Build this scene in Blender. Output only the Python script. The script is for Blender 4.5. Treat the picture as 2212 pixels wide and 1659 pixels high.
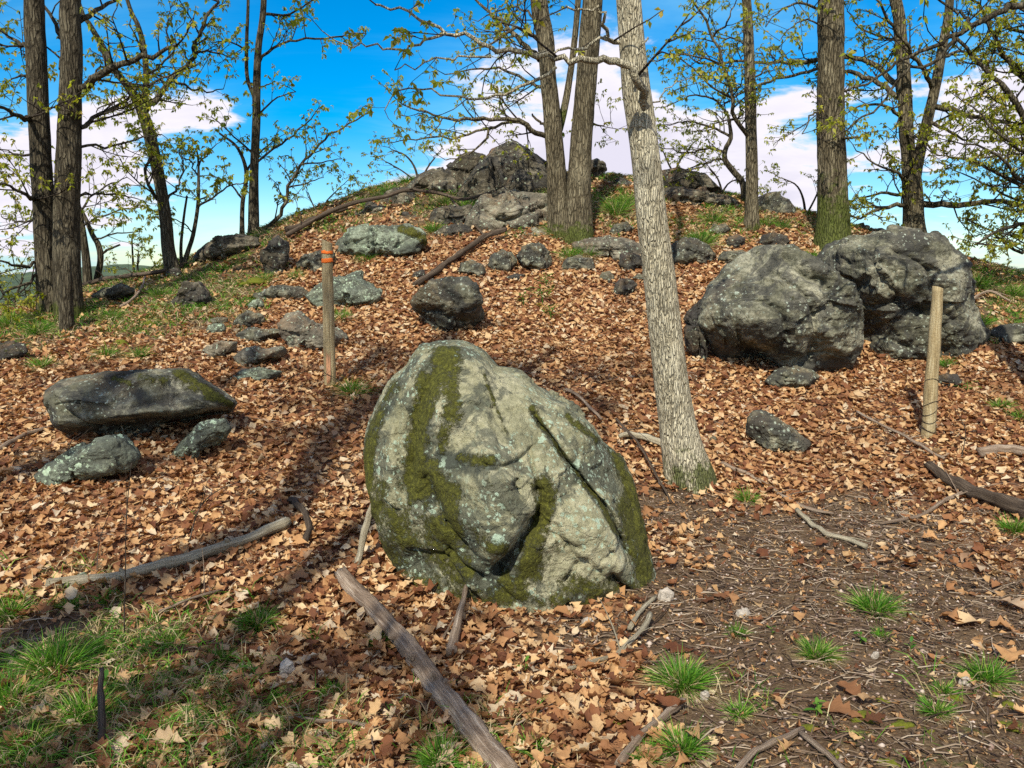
import bpy, math, random
import numpy as np
from math import radians, sin, cos, pi, sqrt

# ------------------------------------------------------------------ camera, light, exposure
scene = bpy.context.scene
for o in list(bpy.data.objects):
    bpy.data.objects.remove(o)
W0, H0 = 2212.0, 1659.0            # working pixel grid in which the photo was measured
HFOV = radians(65.0)
FPX = (W0 / 2) / math.tan(HFOV / 2)
PITCH = math.atan(229.5 / FPX)
CAMZ = 1.6
cam_data = bpy.data.cameras.new("camera")
cam = bpy.data.objects.new("camera", cam_data)
scene.collection.objects.link(cam)
cam.location = (0, 0, CAMZ)
cam.rotation_euler = (pi / 2 - PITCH, 0, 0)
cam_data.sensor_fit = 'HORIZONTAL'
cam_data.angle = HFOV
cam_data.clip_end = 20000
cam_data.clip_start = 0.05
scene.camera = cam

SUN_AZ = radians(197)      # compass-like, clockwise from +Y: behind the camera, to its left
SUN_EL = radians(44)
SUNV = np.array([sin(SUN_AZ) * cos(SUN_EL), cos(SUN_AZ) * cos(SUN_EL), sin(SUN_EL)])
sd = bpy.data.lights.new("sun", 'SUN')
sd.energy = 4.6
sd.angle = radians(0.6)
sd.color = (1.0, 0.92, 0.76)
sun = bpy.data.objects.new("sun", sd)
scene.collection.objects.link(sun)
import mathutils
sun.rotation_euler = mathutils.Vector(SUNV).to_track_quat('Z', 'Y').to_euler()

world = bpy.data.worlds.new("World")
scene.world = world
world.use_nodes = True
wn, wl = world.node_tree.nodes, world.node_tree.links
wn.clear()


def wnode(t, **kw):
    n = wn.new(t)
    for k, v in kw.items():
        setattr(n, k, v)
    return n


w_out = wnode('ShaderNodeOutputWorld')
w_bg = wnode('ShaderNodeBackground')
w_bg.inputs['Strength'].default_value = 0.15
sky = wnode('ShaderNodeTexSky', sky_type='NISHITA')
sky.sun_disc = False
sky.sun_elevation = SUN_EL
sky.sun_rotation = SUN_AZ
sky.air_density = 1.0
sky.dust_density = 0.4
sky.ozone_density = 3.0
hs = wnode('ShaderNodeHueSaturation')
hs.inputs['Saturation'].default_value = 1.72
hs.inputs['Value'].default_value = .8
wl.new(sky.outputs[0], hs.inputs['Color'])
tc = wnode('ShaderNodeTexCoord')
# cloud layer: the direction projected on a high flat deck, so that clouds flatten and crowd towards the horizon
sep = wnode('ShaderNodeSeparateXYZ')
wl.new(tc.outputs['Generated'], sep.inputs[0])


def wmath(op, a, b=None, c=None, clamp=False):
    n = wnode('ShaderNodeMath', operation=op)
    n.use_clamp = clamp
    for i, x in enumerate((a, b, c)):
        if x is None:
            continue
        if isinstance(x, (int, float)):
            n.inputs[i].default_value = x
        else:
            wl.new(x, n.inputs[i])
    return n.outputs[0]


zc = wmath('MAXIMUM', sep.outputs[2], 0.0)
den = wmath('ADD', zc, 0.16)
px_ = wmath('DIVIDE', sep.outputs[0], den)
py_ = wmath('DIVIDE', sep.outputs[1], den)
comb = wnode('ShaderNodeCombineXYZ')
wl.new(px_, comb.inputs[0]); wl.new(py_, comb.inputs[1])
nz = wnode('ShaderNodeTexNoise')
nz.inputs['Scale'].default_value = 1.7
nz.inputs['Detail'].default_value = 12
nz.inputs['Roughness'].default_value = 0.6
nz.inputs['Distortion'].default_value = 0.25
mp = wnode('ShaderNodeMapping')
mp.inputs['Location'].default_value = (5.2, 1.1, 0.0)
wl.new(comb.outputs[0], mp.inputs[0]); wl.new(mp.outputs[0], nz.inputs['Vector'])
# wispy veil
nz2 = wnode('ShaderNodeTexNoise')
nz2.inputs['Scale'].default_value = 0.7
nz2.inputs['Detail'].default_value = 12
nz2.inputs['Roughness'].default_value = 0.62
nz2.inputs['Distortion'].default_value = 0.9
mp2 = wnode('ShaderNodeMapping')
mp2.inputs['Location'].default_value = (1.7, 9.3, 2.0)
mp2.inputs['Scale'].default_value = (0.7, 1.6, 1)
wl.new(comb.outputs[0], mp2.inputs[0]); wl.new(mp2.outputs[0], nz2.inputs['Vector'])


def wdot(az_deg, el_deg, sharp):
    a, e = radians(az_deg), radians(el_deg)
    vm = wnode('ShaderNodeVectorMath', operation='DOT_PRODUCT')
    vm.inputs[1].default_value = (sin(a) * cos(e), cos(a) * cos(e), sin(e))
    wl.new(tc.outputs['Generated'], vm.inputs[0])
    t = wmath('SUBTRACT', 1.0, vm.outputs['Value'])
    return wmath('EXPONENT', wmath('MULTIPLY', t, -sharp))


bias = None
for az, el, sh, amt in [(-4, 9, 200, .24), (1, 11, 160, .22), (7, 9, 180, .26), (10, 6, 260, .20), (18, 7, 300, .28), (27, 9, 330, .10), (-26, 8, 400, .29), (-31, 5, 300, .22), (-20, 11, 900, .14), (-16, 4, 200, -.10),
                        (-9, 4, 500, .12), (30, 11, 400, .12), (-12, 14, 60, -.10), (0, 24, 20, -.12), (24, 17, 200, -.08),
                        (65, 18, 9, .24), (115, 30, 6, .2), (185, 32, 4, .2), (-85, 22, 9, .24)]:  # this row: broad unseen clouds outside the view, added to whiten the fill light
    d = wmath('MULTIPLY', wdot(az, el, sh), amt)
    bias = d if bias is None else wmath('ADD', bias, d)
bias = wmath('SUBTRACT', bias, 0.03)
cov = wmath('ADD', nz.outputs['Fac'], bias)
mr = wnode('ShaderNodeMapRange'); mr.interpolation_type = 'SMOOTHSTEP'
mr.inputs['From Min'].default_value = 0.57; mr.inputs['From Max'].default_value = 0.66
wl.new(cov, mr.inputs['Value'])
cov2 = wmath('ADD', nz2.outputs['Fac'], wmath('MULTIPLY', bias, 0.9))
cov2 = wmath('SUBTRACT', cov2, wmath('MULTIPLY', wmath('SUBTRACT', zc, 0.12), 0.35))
mr2 = wnode('ShaderNodeMapRange'); mr2.interpolation_type = 'SMOOTHSTEP'
mr2.inputs['From Min'].default_value = 0.33; mr2.inputs['From Max'].default_value = 0.82
mr2.inputs['To Max'].default_value = 0.72
wl.new(cov2, mr2.inputs['Value'])
mix1 = wnode('ShaderNodeMix', data_type='RGBA')
mix1.inputs['B'].default_value = (1.5, 3.5, 4.9, 1)
wl.new(mr2.outputs[0], mix1.inputs['Factor']); wl.new(hs.outputs[0], mix1.inputs['A'])
mix2 = wnode('ShaderNodeMix', data_type='RGBA')
# cumulus body: a little greyer where it is thick
crmp = wnode('ShaderNodeMix', data_type='RGBA')
crmp.inputs['A'].default_value = (4.7, 4.5, 4.9, 1)
crmp.inputs['B'].default_value = (3.9, 3.75, 4.4, 1)
mr3 = wnode('ShaderNodeMapRange'); mr3.inputs['From Min'].default_value = 0.66; mr3.inputs['From Max'].default_value = 0.85
wl.new(cov, mr3.inputs['Value']); wl.new(mr3.outputs[0], crmp.inputs['Factor'])
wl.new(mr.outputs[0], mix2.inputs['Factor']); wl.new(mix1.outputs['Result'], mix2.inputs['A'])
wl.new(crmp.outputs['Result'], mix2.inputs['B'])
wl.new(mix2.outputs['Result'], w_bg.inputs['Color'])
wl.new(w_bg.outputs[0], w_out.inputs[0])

scene.view_settings.view_transform = 'Standard'
scene.view_settings.look = 'None'
scene.view_settings.gamma = 1.0
scene.view_settings.use_curve_mapping = False
scene.view_settings.exposure = 0.5
scene.render.engine = 'CYCLES'
scene.cycles.max_bounces = 5
scene.cycles.diffuse_bounces = 3
scene.cycles.glossy_bounces = 1
scene.cycles.transmission_bounces = 2
scene.cycles.transparent_max_bounces = 4
scene.cycles.use_denoising = False
scene.cycles.caustics_reflective = False

RNG = np.random.default_rng(7)
random.seed(7)

# ------------------------------------------------------------------ projection helpers
SP, CP = sin(PITCH), cos(PITCH)


def ray(u, v):
    a, b = (u - W0 / 2) / FPX, (H0 / 2 - v) / FPX
    return np.array([a, b * SP + CP, b * CP - SP])


def at(u, v, Y):
    d = ray(u, v)
    return np.array([0, 0, CAMZ]) + d * (Y / d[1])


def project(P):
    P = np.asarray(P, float).reshape(-1, 3)
    q = P - np.array([0, 0, CAMZ])
    zc_ = q[:, 1] * CP - q[:, 2] * SP
    up = q[:, 1] * SP + q[:, 2] * CP
    zc_ = np.where(zc_ < 0.01, 0.01, zc_)
    return W0 / 2 + FPX * q[:, 0] / zc_, H0 / 2 - FPX * up / zc_, zc_


# ------------------------------------------------------------------ noise
def _hash(ix, iy, iz, seed):
    h = (ix.astype(np.int64) * 374761393 + iy.astype(np.int64) * 668265263 + iz.astype(np.int64) * 2147483647 + seed * 974634777) & 0xFFFFFFFF
    h = ((h ^ (h >> 13)) * 1274126177) & 0xFFFFFFFF
    h = h ^ (h >> 16)
    return (h & 0xFFFFFF) / float(0xFFFFFF) * 2 - 1


def vnoise(P, seed=0):
    P = np.asarray(P, float)
    i = np.floor(P).astype(np.int64)
    f = P - i
    f = f * f * f * (f * (f * 6 - 15) + 10)
    r = 0
    for dx in (0, 1):
        wx = f[:, 0] if dx else 1 - f[:, 0]
        for dy in (0, 1):
            wy = f[:, 1] if dy else 1 - f[:, 1]
            for dz in (0, 1):
                wz = f[:, 2] if dz else 1 - f[:, 2]
                r = r + wx * wy * wz * _hash(i[:, 0] + dx, i[:, 1] + dy, i[:, 2] + dz, seed)
    return r


def fbm(P, octv=4, seed=0, rough=0.5, ridged=False):
    P = np.asarray(P, float)
    a, s, r = 1.0, 0.0, 0
    for k in range(octv):
        n = vnoise(P * (2.03 ** k) + k * 17.3, seed + k)
        if ridged:
            n = 1 - 2 * np.abs(n)
        r = r + a * n
        s += a
        a *= rough
    return r / s


# ------------------------------------------------------------------ terrain
GP = [  # u, v, depth
    (-500, 1500, 3.0), (-500, 1000, 5.2), (-400, 800, 7.0), (-300, 720, 8.6),
    (0, 1659, 2.46), (1106, 1659, 2.46), (2212, 1659, 2.46), (2700, 1500, 2.9), (2700, 1000, 5.8), (2600, 800, 7.6), (2500, 680, 9.2),
    (0, 1380, 3.4), (500, 1400, 3.35), (1100, 1400, 3.4), (1700, 1400, 3.4), (2212, 1350, 3.6),
    (0, 1180, 4.2), (500, 1100, 4.7), (1100, 1316, 3.8), (1400, 1250, 4.15), (1650, 1200, 4.5), (2212, 1180, 4.6),
    (0, 1000, 5.3), (250, 1010, 5.25), (600, 960, 5.8), (850, 1000, 5.5), (1490, 1040, 5.7), (1300, 960, 6.1), (1700, 970, 6.2), (2005, 945, 6.3), (2212, 1000, 5.8),
    (0, 850, 6.5), (300, 850, 6.6), (710, 838, 7.0), (1000, 860, 6.8), (1300, 860, 6.9), (1680, 825, 7.3), (2000, 785, 7.9), (2212, 760, 7.9),
    (0, 760, 7.6), (250, 740, 8.0), (500, 740, 8.1), (965, 735, 8.3), (1200, 740, 8.3), (1450, 720, 8.6),
    (0, 692, 9.0), (130, 672, 8.9), (200, 645, 9.6), (300, 610, 10.5), (385, 590, 10.8), (440, 575, 10.9), (560, 512, 11.6), (700, 455, 12.2), (830, 408, 12.7), (900, 388, 12.9),
    (1000, 395, 13.0), (1090, 390, 13.1), (1200, 375, 13.2), (1350, 387, 13.2), (1560, 418, 13.0), (1700, 450, 12.6), (1830, 488, 12.0), (1975, 530, 11.2), (2060, 565, 10.6), (2212, 600, 10.2),
    (450, 660, 9.4), (640, 620, 9.9), (800, 580, 10.3), (1000, 545, 10.6), (900, 650, 9.4), (1200, 650, 9.4), (1400, 620, 9.7),
    (1230, 500, 11.1), (1420, 480, 11.3), (1625, 492, 11.2), (1795, 532, 10.5), (1050, 470, 11.5), (860, 470, 11.5), (2150, 660, 9.3),
    (1560, 600, 9.8),
]
GC = np.array([at(*g) for g in GP])
back = []
for x, y, z in [(-9, 13, .4), (-6, 15, 1.0), (-3, 16, 2.1), (0, 17, 2.4), (3, 17, 2.3), (6, 15.5, 1.6), (9, 13, .7), (-4.5, 19, 0), (0, 20, .9), (4.5, 19.5, .9),
                (-11, 9, 0), (11, 9, .6), (-3, 0, 0), (0, 0, 0), (3, 0, 0), (-6, 0, .05), (6, 0, 0), (0, -4, -.05), (-6, -4, 0), (6, -4, 0), (-10, 3, .2), (10, 3, .1)]:
    back.append((x, y, z))
GC = np.vstack([GC, np.array(back)])


def _tps_phi(r2):
    return 0.5 * r2 * np.log(np.maximum(r2, 1e-9))


_n = len(GC)
_K = _tps_phi(((GC[:, None, :2] - GC[None, :, :2]) ** 2).sum(-1)) + np.eye(_n) * 0.25
_A = np.zeros((_n + 3, _n + 3))
_A[:_n, :_n] = _K
_A[:_n, _n] = 1; _A[:_n, _n + 1:] = GC[:, :2]
_A[_n, :_n] = 1; _A[_n + 1:, :_n] = GC[:, :2].T
_W = np.linalg.solve(_A, np.concatenate([GC[:, 2], np.zeros(3)]))


def sstep(a, b, x):
    t = np.clip((x - a) / (b - a), 0, 1)
    return t * t * (3 - 2 * t)


def height(x, y, detail=True):
    x = np.atleast_1d(np.asarray(x, float)); y = np.atleast_1d(np.asarray(y, float))
    xc, yc = np.clip(x, -11, 11), np.clip(y, -4, 19)
    z = _W[_n] + _W[_n + 1] * xc + _W[_n + 2] * yc
    for k in range(0, len(xc), 20000):
        s = slice(k, k + 20000)
        r2 = (xc[s, None] - GC[None, :, 0]) ** 2 + (yc[s, None] - GC[None, :, 1]) ** 2
        z[s] += _tps_phi(r2) @ _W[:_n]
    out = np.hypot(x - xc, np.where(y < -4, 0, y - yc))
    far = -42 * (1 - np.exp(-(np.maximum(out, 0) / 70) ** 1.3)) - 0.25 * np.minimum(out, 30)
    z = z + far
    if detail:
        P = np.stack([x, y, np.zeros_like(x)], 1)
        near = 1 - sstep(20, 60, np.hypot(x, y - 6))
        z = z + near * (0.035 * fbm(P * 1.3, 3, 5) + 0.012 * fbm(P * 5.0, 3, 9))
        z = z + sstep(60, 300, out) * 6 * fbm(P * 0.01, 4, 3)
    return z


def hgt(x, y):
    return float(height([x], [y])[0])


def ground_at(u, v, y0=1.2, y1=30):
    """point of the terrain seen at a pixel (nearest along the ray)"""
    d = ray(u, v)
    Y = np.linspace(y0, y1, 600)
    P = np.array([0, 0, CAMZ])[None] + d[None] * (Y / d[1])[:, None]
    g = P[:, 2] - height(P[:, 0], P[:, 1])
    k = np.where(g <= 0)[0]
    if len(k) == 0:
        k = [int(np.argmin(g))]
    k = max(k[0], 1)
    if g[k] <= 0 < g[k - 1]:
        t = g[k - 1] / (g[k - 1] - g[k])
        p = P[k - 1] + (P[k] - P[k - 1]) * t
    else:
        p = P[k]
    p[2] = hgt(p[0], p[1])
    return p


def gnormal(x, y):
    e = 0.08
    dx = (height(x + e, y) - height(x - e, y)) / (2 * e)
    dy = (height(x, y + e) - height(x, y - e)) / (2 * e)
    n = np.stack([-dx, -dy, np.ones_like(dx)], 1)
    return n / np.linalg.norm(n, axis=1, keepdims=True)


# ------------------------------------------------------------------ mesh helpers
def add_mesh(name, V, F, mat=None, parent=None, loc=None, smooth=True, attrs=None, mats=None, midx=None):
    """V (n,3) world; F (m,3) or (m,4) or a list of such arrays. loc: origin of the object (vertices are stored relative to it)"""
    V = np.asarray(V, np.float32)
    Fs = F if isinstance(F, list) else [F]
    Fs = [np.asarray(f, np.int32) for f in Fs if len(f)]
    me = bpy.data.meshes.new(name)
    org = np.zeros(3) if loc is None else np.asarray(loc, float)
    if parent is not None and loc is None:
        org = np.array(parent['_org'])
    me.vertices.add(len(V))
    me.vertices.foreach_set('co', (V - org.astype(np.float32)).ravel())
    loops = np.concatenate([f.ravel() for f in Fs])
    tot = np.concatenate([np.full(len(f), f.shape[1], np.int32) for f in Fs])
    st = np.concatenate([[0], np.cumsum(tot)[:-1]]).astype(np.int32)
    me.loops.add(len(loops)); me.loops.foreach_set('vertex_index', loops)
    me.polygons.add(len(tot)); me.polygons.foreach_set('loop_start', st); me.polygons.foreach_set('loop_total', tot)
    if smooth:
        me.polygons.foreach_set('use_smooth', np.ones(len(tot), bool))
    for m in (mats or ([mat] if mat else [])):
        me.materials.append(m)
    if midx is not None:
        me.polygons.foreach_set('material_index', np.asarray(midx, np.int32))
    me.update(calc_edges=True)
    for k, a in (attrs or {}).items():
        at_ = me.attributes.new(k, 'FLOAT', 'POINT')
        at_.data.foreach_set('value', np.asarray(a, np.float32))
    o = bpy.data.objects.new(name, me)
    scene.collection.objects.link(o)
    if parent is not None:
        o.parent = parent
        o.location = tuple(org - np.array(parent['_org']))
        o['_org'] = [float(c) for c in org]
    else:
        o.location = tuple(org)
        o['_org'] = [float(c) for c in org]
    return o


def tag(o, label=None, cat=None, group=None, kind=None):
    if label: o['label'] = label
    if cat: o['category'] = cat
    if group: o['group'] = group
    if kind: o['kind'] = kind
    return o


def empty(name, loc):
    o = bpy.data.objects.new(name, None)
    o.empty_display_size = 0.1
    scene.collection.objects.link(o)
    o.location = tuple(loc)
    o['_org'] = [float(c) for c in loc]
    return o


def ico(level):
    t = (1 + sqrt(5)) / 2
    V = np.array([[-1, t, 0], [1, t, 0], [-1, -t, 0], [1, -t, 0], [0, -1, t], [0, 1, t], [0, -1, -t], [0, 1, -t], [t, 0, -1], [t, 0, 1], [-t, 0, -1], [-t, 0, 1]], float)
    F = np.array([[0, 11, 5], [0, 5, 1], [0, 1, 7], [0, 7, 10], [0, 10, 11], [1, 5, 9], [5, 11, 4], [11, 10, 2], [10, 7, 6], [7, 1, 8], [3, 9, 4], [3, 4, 2], [3, 2, 6], [3, 6, 8], [3, 8, 9], [4, 9, 5], [2, 4, 11], [6, 2, 10], [8, 6, 7], [9, 8, 1]])
    V /= np.linalg.norm(V, axis=1, keepdims=True)
    for _ in range(level):
        E = np.concatenate([F[:, [0, 1]], F[:, [1, 2]], F[:, [2, 0]]])
        Es = np.sort(E, 1)
        U, inv = np.unique(Es[:, 0] * 10 ** 7 + Es[:, 1], return_inverse=True)
        a, b = U // 10 ** 7, U % 10 ** 7
        M = V[a] + V[b]; M /= np.linalg.norm(M, axis=1, keepdims=True)
        n = len(V); m = len(F)
        ab, bc, ca = inv[:m] + n, inv[m:2 * m] + n, inv[2 * m:] + n
        V = np.vstack([V, M])
        F = np.concatenate([np.stack([F[:, 0], ab, ca], 1), np.stack([F[:, 1], bc, ab], 1), np.stack([F[:, 2], ca, bc], 1), np.stack([ab, bc, ca], 1)])
    return V, F


_ico = {}


def get_ico(l):
    if l not in _ico: _ico[l] = ico(l)
    return _ico[l]


def vnormals(V, F):
    n = np.cross(V[F[:, 1]] - V[F[:, 0]], V[F[:, 2]] - V[F[:, 0]])
    N = np.zeros_like(V)
    for k in range(3):
        for c in range(3):
            N[:, c] += np.bincount(F[:, k], n[:, c], len(V))
    return N / np.maximum(np.linalg.norm(N, axis=1, keepdims=True), 1e-12)


class Tubes:
    """collects polylines with radii and builds them together, vectorised"""

    def __init__(self):
        self.items = []

    def add(self, pts, rad, sides=4):
        self.items.append((np.asarray(pts, float), np.asarray(rad, float), sides))

    def arrays(self, cap=True):
        groups = {}
        for p, r, s in self.items:
            groups.setdefault((len(p), s), []).append((p, r))
        VV, FF, off = [], [], 0
        for (n, s), L in groups.items():
            P = np.stack([l[0] for l in L]); R = np.stack([l[1] for l in L])
            T = np.gradient(P, axis=1)
            T /= np.maximum(np.linalg.norm(T, axis=2, keepdims=True), 1e-9)
            mean = T.mean(1)
            ref = np.where((np.abs(mean[:, 2]) < 0.75)[:, None], np.array([0, 0, 1.]), np.array([0, 1., 0.]))[:, None, :]
            A = np.cross(T, ref); A /= np.maximum(np.linalg.norm(A, axis=2, keepdims=True), 1e-9)
            B = np.cross(T, A)
            ang = np.arange(s) * 2 * pi / s
            ring = P[:, :, None, :] + R[:, :, None, None] * (A[:, :, None, :] * np.cos(ang)[None, None, :, None] + B[:, :, None, :] * np.sin(ang)[None, None, :, None])
            V = ring.reshape(-1, 3)
            k = len(L)
            base = off + (np.arange(k) * n * s)[:, None, None]
            i = (np.arange(n - 1) * s)[None, :, None]
            j = np.arange(s)[None, None, :]
            j2 = (j + 1) % s
            q = np.stack([base + i + j, base + i + s + j, base + i + s + j2, base + i + j2], -1).reshape(-1, 4)
            VV.append(V); FF.append(q)
            if cap and s == 4:
                b = base[:, :, 0]
                FF.append(np.concatenate([b + (n - 1) * s + np.array([3, 2, 1, 0])[None], b + np.array([0, 1, 2, 3])[None]]))
            off += len(V)
        return np.vstack(VV), np.vstack(FF)


def smooth_poly(pts, n, col=None):
    """Catmull-Rom resample; pts (k,d)"""
    P = np.asarray(pts, float)
    if len(P) == 2:
        t = np.linspace(0, 1, n)[:, None]
        return P[0] * (1 - t) + P[1] * t
    Q = np.vstack([2 * P[0] - P[1], P, 2 * P[-1] - P[-2]])
    L = np.concatenate([[0], np.cumsum(np.linalg.norm(np.diff(P[:, :3], axis=0), axis=1))])
    s = np.linspace(0, L[-1], n)
    k = np.clip(np.searchsorted(L, s, side='right') - 1, 0, len(P) - 2)
    t = ((s - L[k]) / np.maximum(L[k + 1] - L[k], 1e-9))[:, None]
    p0, p1, p2, p3 = Q[k], Q[k + 1], Q[k + 2], Q[k + 3]
    return 0.5 * (2 * p1 + (p2 - p0) * t + (2 * p0 - 5 * p1 + 4 * p2 - p3) * t ** 2 + (3 * p1 - p0 - 3 * p2 + p3) * t ** 3)


def polydist(u, v, pl):
    """distance in px to a polyline [(u,v)...] and the parameter along it"""
    P = np.array(pl, float)
    best = np.full(len(u), 1e9); par = np.zeros(len(u))
    m = len(P) - 1
    for i in range(m):
        a, b = P[i], P[i + 1]
        ab = b - a
        t = np.clip(((u - a[0]) * ab[0] + (v - a[1]) * ab[1]) / max((ab ** 2).sum(), 1e-9), 0, 1)
        d = np.hypot(u - a[0] - t * ab[0], v - a[1] - t * ab[1])
        k = d < best
        best[k] = d[k]; par[k] = (i + t[k]) / m
    return best, par


def in_poly(u, v, poly):
    c = np.zeros(len(u), bool)
    n = len(poly)
    for i in range(n):
        x1, y1 = poly[i]; x2, y2 = poly[(i + 1) % n]
        cond = ((y1 > v) != (y2 > v))
        xi = (x2 - x1) * (v - y1) / ((y2 - y1) if y2 != y1 else 1e-9) + x1
        c ^= cond & (u < xi)
    return c


# ------------------------------------------------------------------ material helpers
class Mat:
    def __init__(self, name):
        self.m = bpy.data.materials.new(name)
        self.m.use_nodes = True
        self.n, self.l = self.m.node_tree.nodes, self.m.node_tree.links
        self.n.clear()
        self.out = self.n.new('ShaderNodeOutputMaterial')
        self.tc = self.n.new('ShaderNodeTexCoord')
        self.co = self.tc.outputs['Object']

    def node(self, t, **kw):
        n = self.n.new(t)
        for k, v in kw.items(): setattr(n, k, v)
        return n

    def put(self, sock, x):
        if isinstance(x, bpy.types.NodeSocket): self.l.new(x, sock)
        else: sock.default_value = x if not (isinstance(x, tuple) and len(x) == 3 and len(sock.default_value) == 4) else (*x, 1)

    def mapping(self, scale=(1, 1, 1), loc=(0, 0, 0), rot=(0, 0, 0), src=None):
        m = self.node('ShaderNodeMapping')
        m.inputs['Scale'].default_value = scale; m.inputs['Location'].default_value = loc; m.inputs['Rotation'].default_value = rot
        self.l.new(src or self.co, m.inputs[0])
        return m.outputs[0]

    def noise(self, scale, detail=4, rough=0.55, dist=0.0, vec=None, color=False):
        n = self.node('ShaderNodeTexNoise')
        n.inputs['Scale'].default_value = scale; n.inputs['Detail'].default_value = detail
        n.inputs['Roughness'].default_value = rough; n.inputs['Distortion'].default_value = dist
        self.l.new(vec or self.co, n.inputs['Vector'])
        return n.outputs['Color'] if color else n.outputs['Fac']

    def voronoi(self, scale, feature='F1', vec=None, out='Distance', rand=1.0):
        n = self.node('ShaderNodeTexVoronoi', feature=feature)
        n.inputs['Scale'].default_value = scale
        if 'Randomness' in n.inputs: n.inputs['Randomness'].default_value = rand
        self.l.new(vec or self.co, n.inputs['Vector'])
        return n.outputs[out]

    def math(self, op, a, b=None, clamp=False):
        n = self.node('ShaderNodeMath', operation=op); n.use_clamp = clamp
        self.put(n.inputs[0], a)
        if b is not None: self.put(n.inputs[1], b)
        return n.outputs[0]

    def rng(self, x, a, b, c=0.0, d=1.0, smooth=True):
        n = self.node('ShaderNodeMapRange')
        if smooth: n.interpolation_type = 'SMOOTHSTEP'
        self.put(n.inputs['Value'], x)
        for k, v in zip(('From Min', 'From Max', 'To Min', 'To Max'), (a, b, c, d)): n.inputs[k].default_value = v
        return n.outputs[0]

    def ramp(self, x, stops, interp='LINEAR'):
        n = self.node('ShaderNodeValToRGB')
        n.color_ramp.interpolation = interp
        e = n.color_ramp.elements
        while len(e) < len(stops): e.new(0.5)
        for k, (p, c) in enumerate(stops):
            e[k].position = p; e[k].color = (*c, 1)
        self.put(n.inputs[0], x)
        return n.outputs[0]

    def mix(self, f, a, b, mode='MIX'):
        n = self.node('ShaderNodeMix', data_type='RGBA', blend_type=mode)
        self.put(n.inputs['Factor'], f); self.put(n.inputs['A'], a); self.put(n.inputs['B'], b)
        return n.outputs['Result']

    def attr(self, name):
        n = self.node('ShaderNodeAttribute'); n.attribute_name = name
        return n.outputs['Fac']

    def bump(self, h, strength=0.5, dist=0.02, normal=None):
        n = self.node('ShaderNodeBump')
        n.inputs['Strength'].default_value = strength; n.inputs['Distance'].default_value = dist
        self.l.new(h, n.inputs['Height'])
        if normal: self.l.new(normal, n.inputs['Normal'])
        return n.outputs[0]

    def finish(self, color, rough=0.9, normal=None, spec=0.25, transl=0.0, transl_col=None):
        b = self.node('ShaderNodeBsdfPrincipled')
        self.put(b.inputs['Base Color'], color); self.put(b.inputs['Roughness'], rough)
        b.inputs['Specular IOR Level'].default_value = spec
        if normal: self.l.new(normal, b.inputs['Normal'])
        sh = b.outputs[0]
        if transl > 0:
            t = self.node('ShaderNodeBsdfTranslucent')
            self.put(t.inputs[0], transl_col if transl_col is not None else color)
            mx = self.node('ShaderNodeMixShader'); mx.inputs[0].default_value = transl
            self.l.new(sh, mx.inputs[1]); self.l.new(t.outputs[0], mx.inputs[2])
            sh = mx.outputs[0]
        self.l.new(sh, self.out.inputs['Surface'])
        return self.m
# ------------------------------------------------------------------ materials
def island_rand(M):
    g = M.node('ShaderNodeNewGeometry'); oi = M.node('ShaderNodeObjectInfo')
    s = M.math('ADD', g.outputs['Random Per Island'], oi.outputs['Random'])
    return M.math('FRACT', s)


def make_ground_mat():
    M = Mat('forest_soil')
    a = M.noise(0.9, 6, 0.6); b = M.noise(14, 6, 0.65); c = M.noise(70, 4, 0.7)
    soil = M.ramp(b, [(0.3, (.03, .018, .012)), (0.5, (.11, .073, .044)), (0.7, (.18, .125, .075)), (.85, (.34, .26, .175))])
    fine = M.ramp(c, [(0.35, (.016, .008, .006)), (0.56, (.15, .10, .055)), (0.7, (.36, .29, .20))])
    col = M.mix(0.45, soil, fine)
    ly = M.attr('leafy')
    vc = M.voronoi(26, out='Color', vec=M.mapping((1, 1, .3)))
    sv = M.node('ShaderNodeSeparateColor'); M.l.new(vc, sv.inputs[0])
    lf = M.ramp(M.math('ADD', M.math('MULTIPLY', sv.outputs[0], .7), M.math('MULTIPLY', b, .3)), [(.15, (.04, .014, .008)), (.4, (.15, .06, .028)), (.65, (.28, .13, .06)), (.9, (.42, .24, .13))])
    col = M.mix(M.math('MULTIPLY', ly, .8), col, lf)
    gm = M.attr('green')
    gmask = M.rng(M.math('ADD', gm, M.math('MULTIPLY', M.math('SUBTRACT', M.noise(3.5, 6, 0.7), 0.5), 1.6)), 0.55, 0.75)
    grn = M.ramp(b, [(0.3, (.015, .03, .006)), (0.7, (.09, .13, .02))])
    col = M.mix(gmask, col, grn)
    far = M.attr('far')
    fo = M.ramp(M.noise(0.06, 8, 0.7), [(0.35, (.02, .045, .018)), (0.6, (.07, .12, .03)), (.75, (.12, .17, .05))])
    col = M.mix(far, col, fo)
    h = M.math('ADD', b, M.math('MULTIPLY', c, 0.5))
    return M.finish(col, 0.95, M.bump(h, 0.9, 0.03), 0.15)


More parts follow.
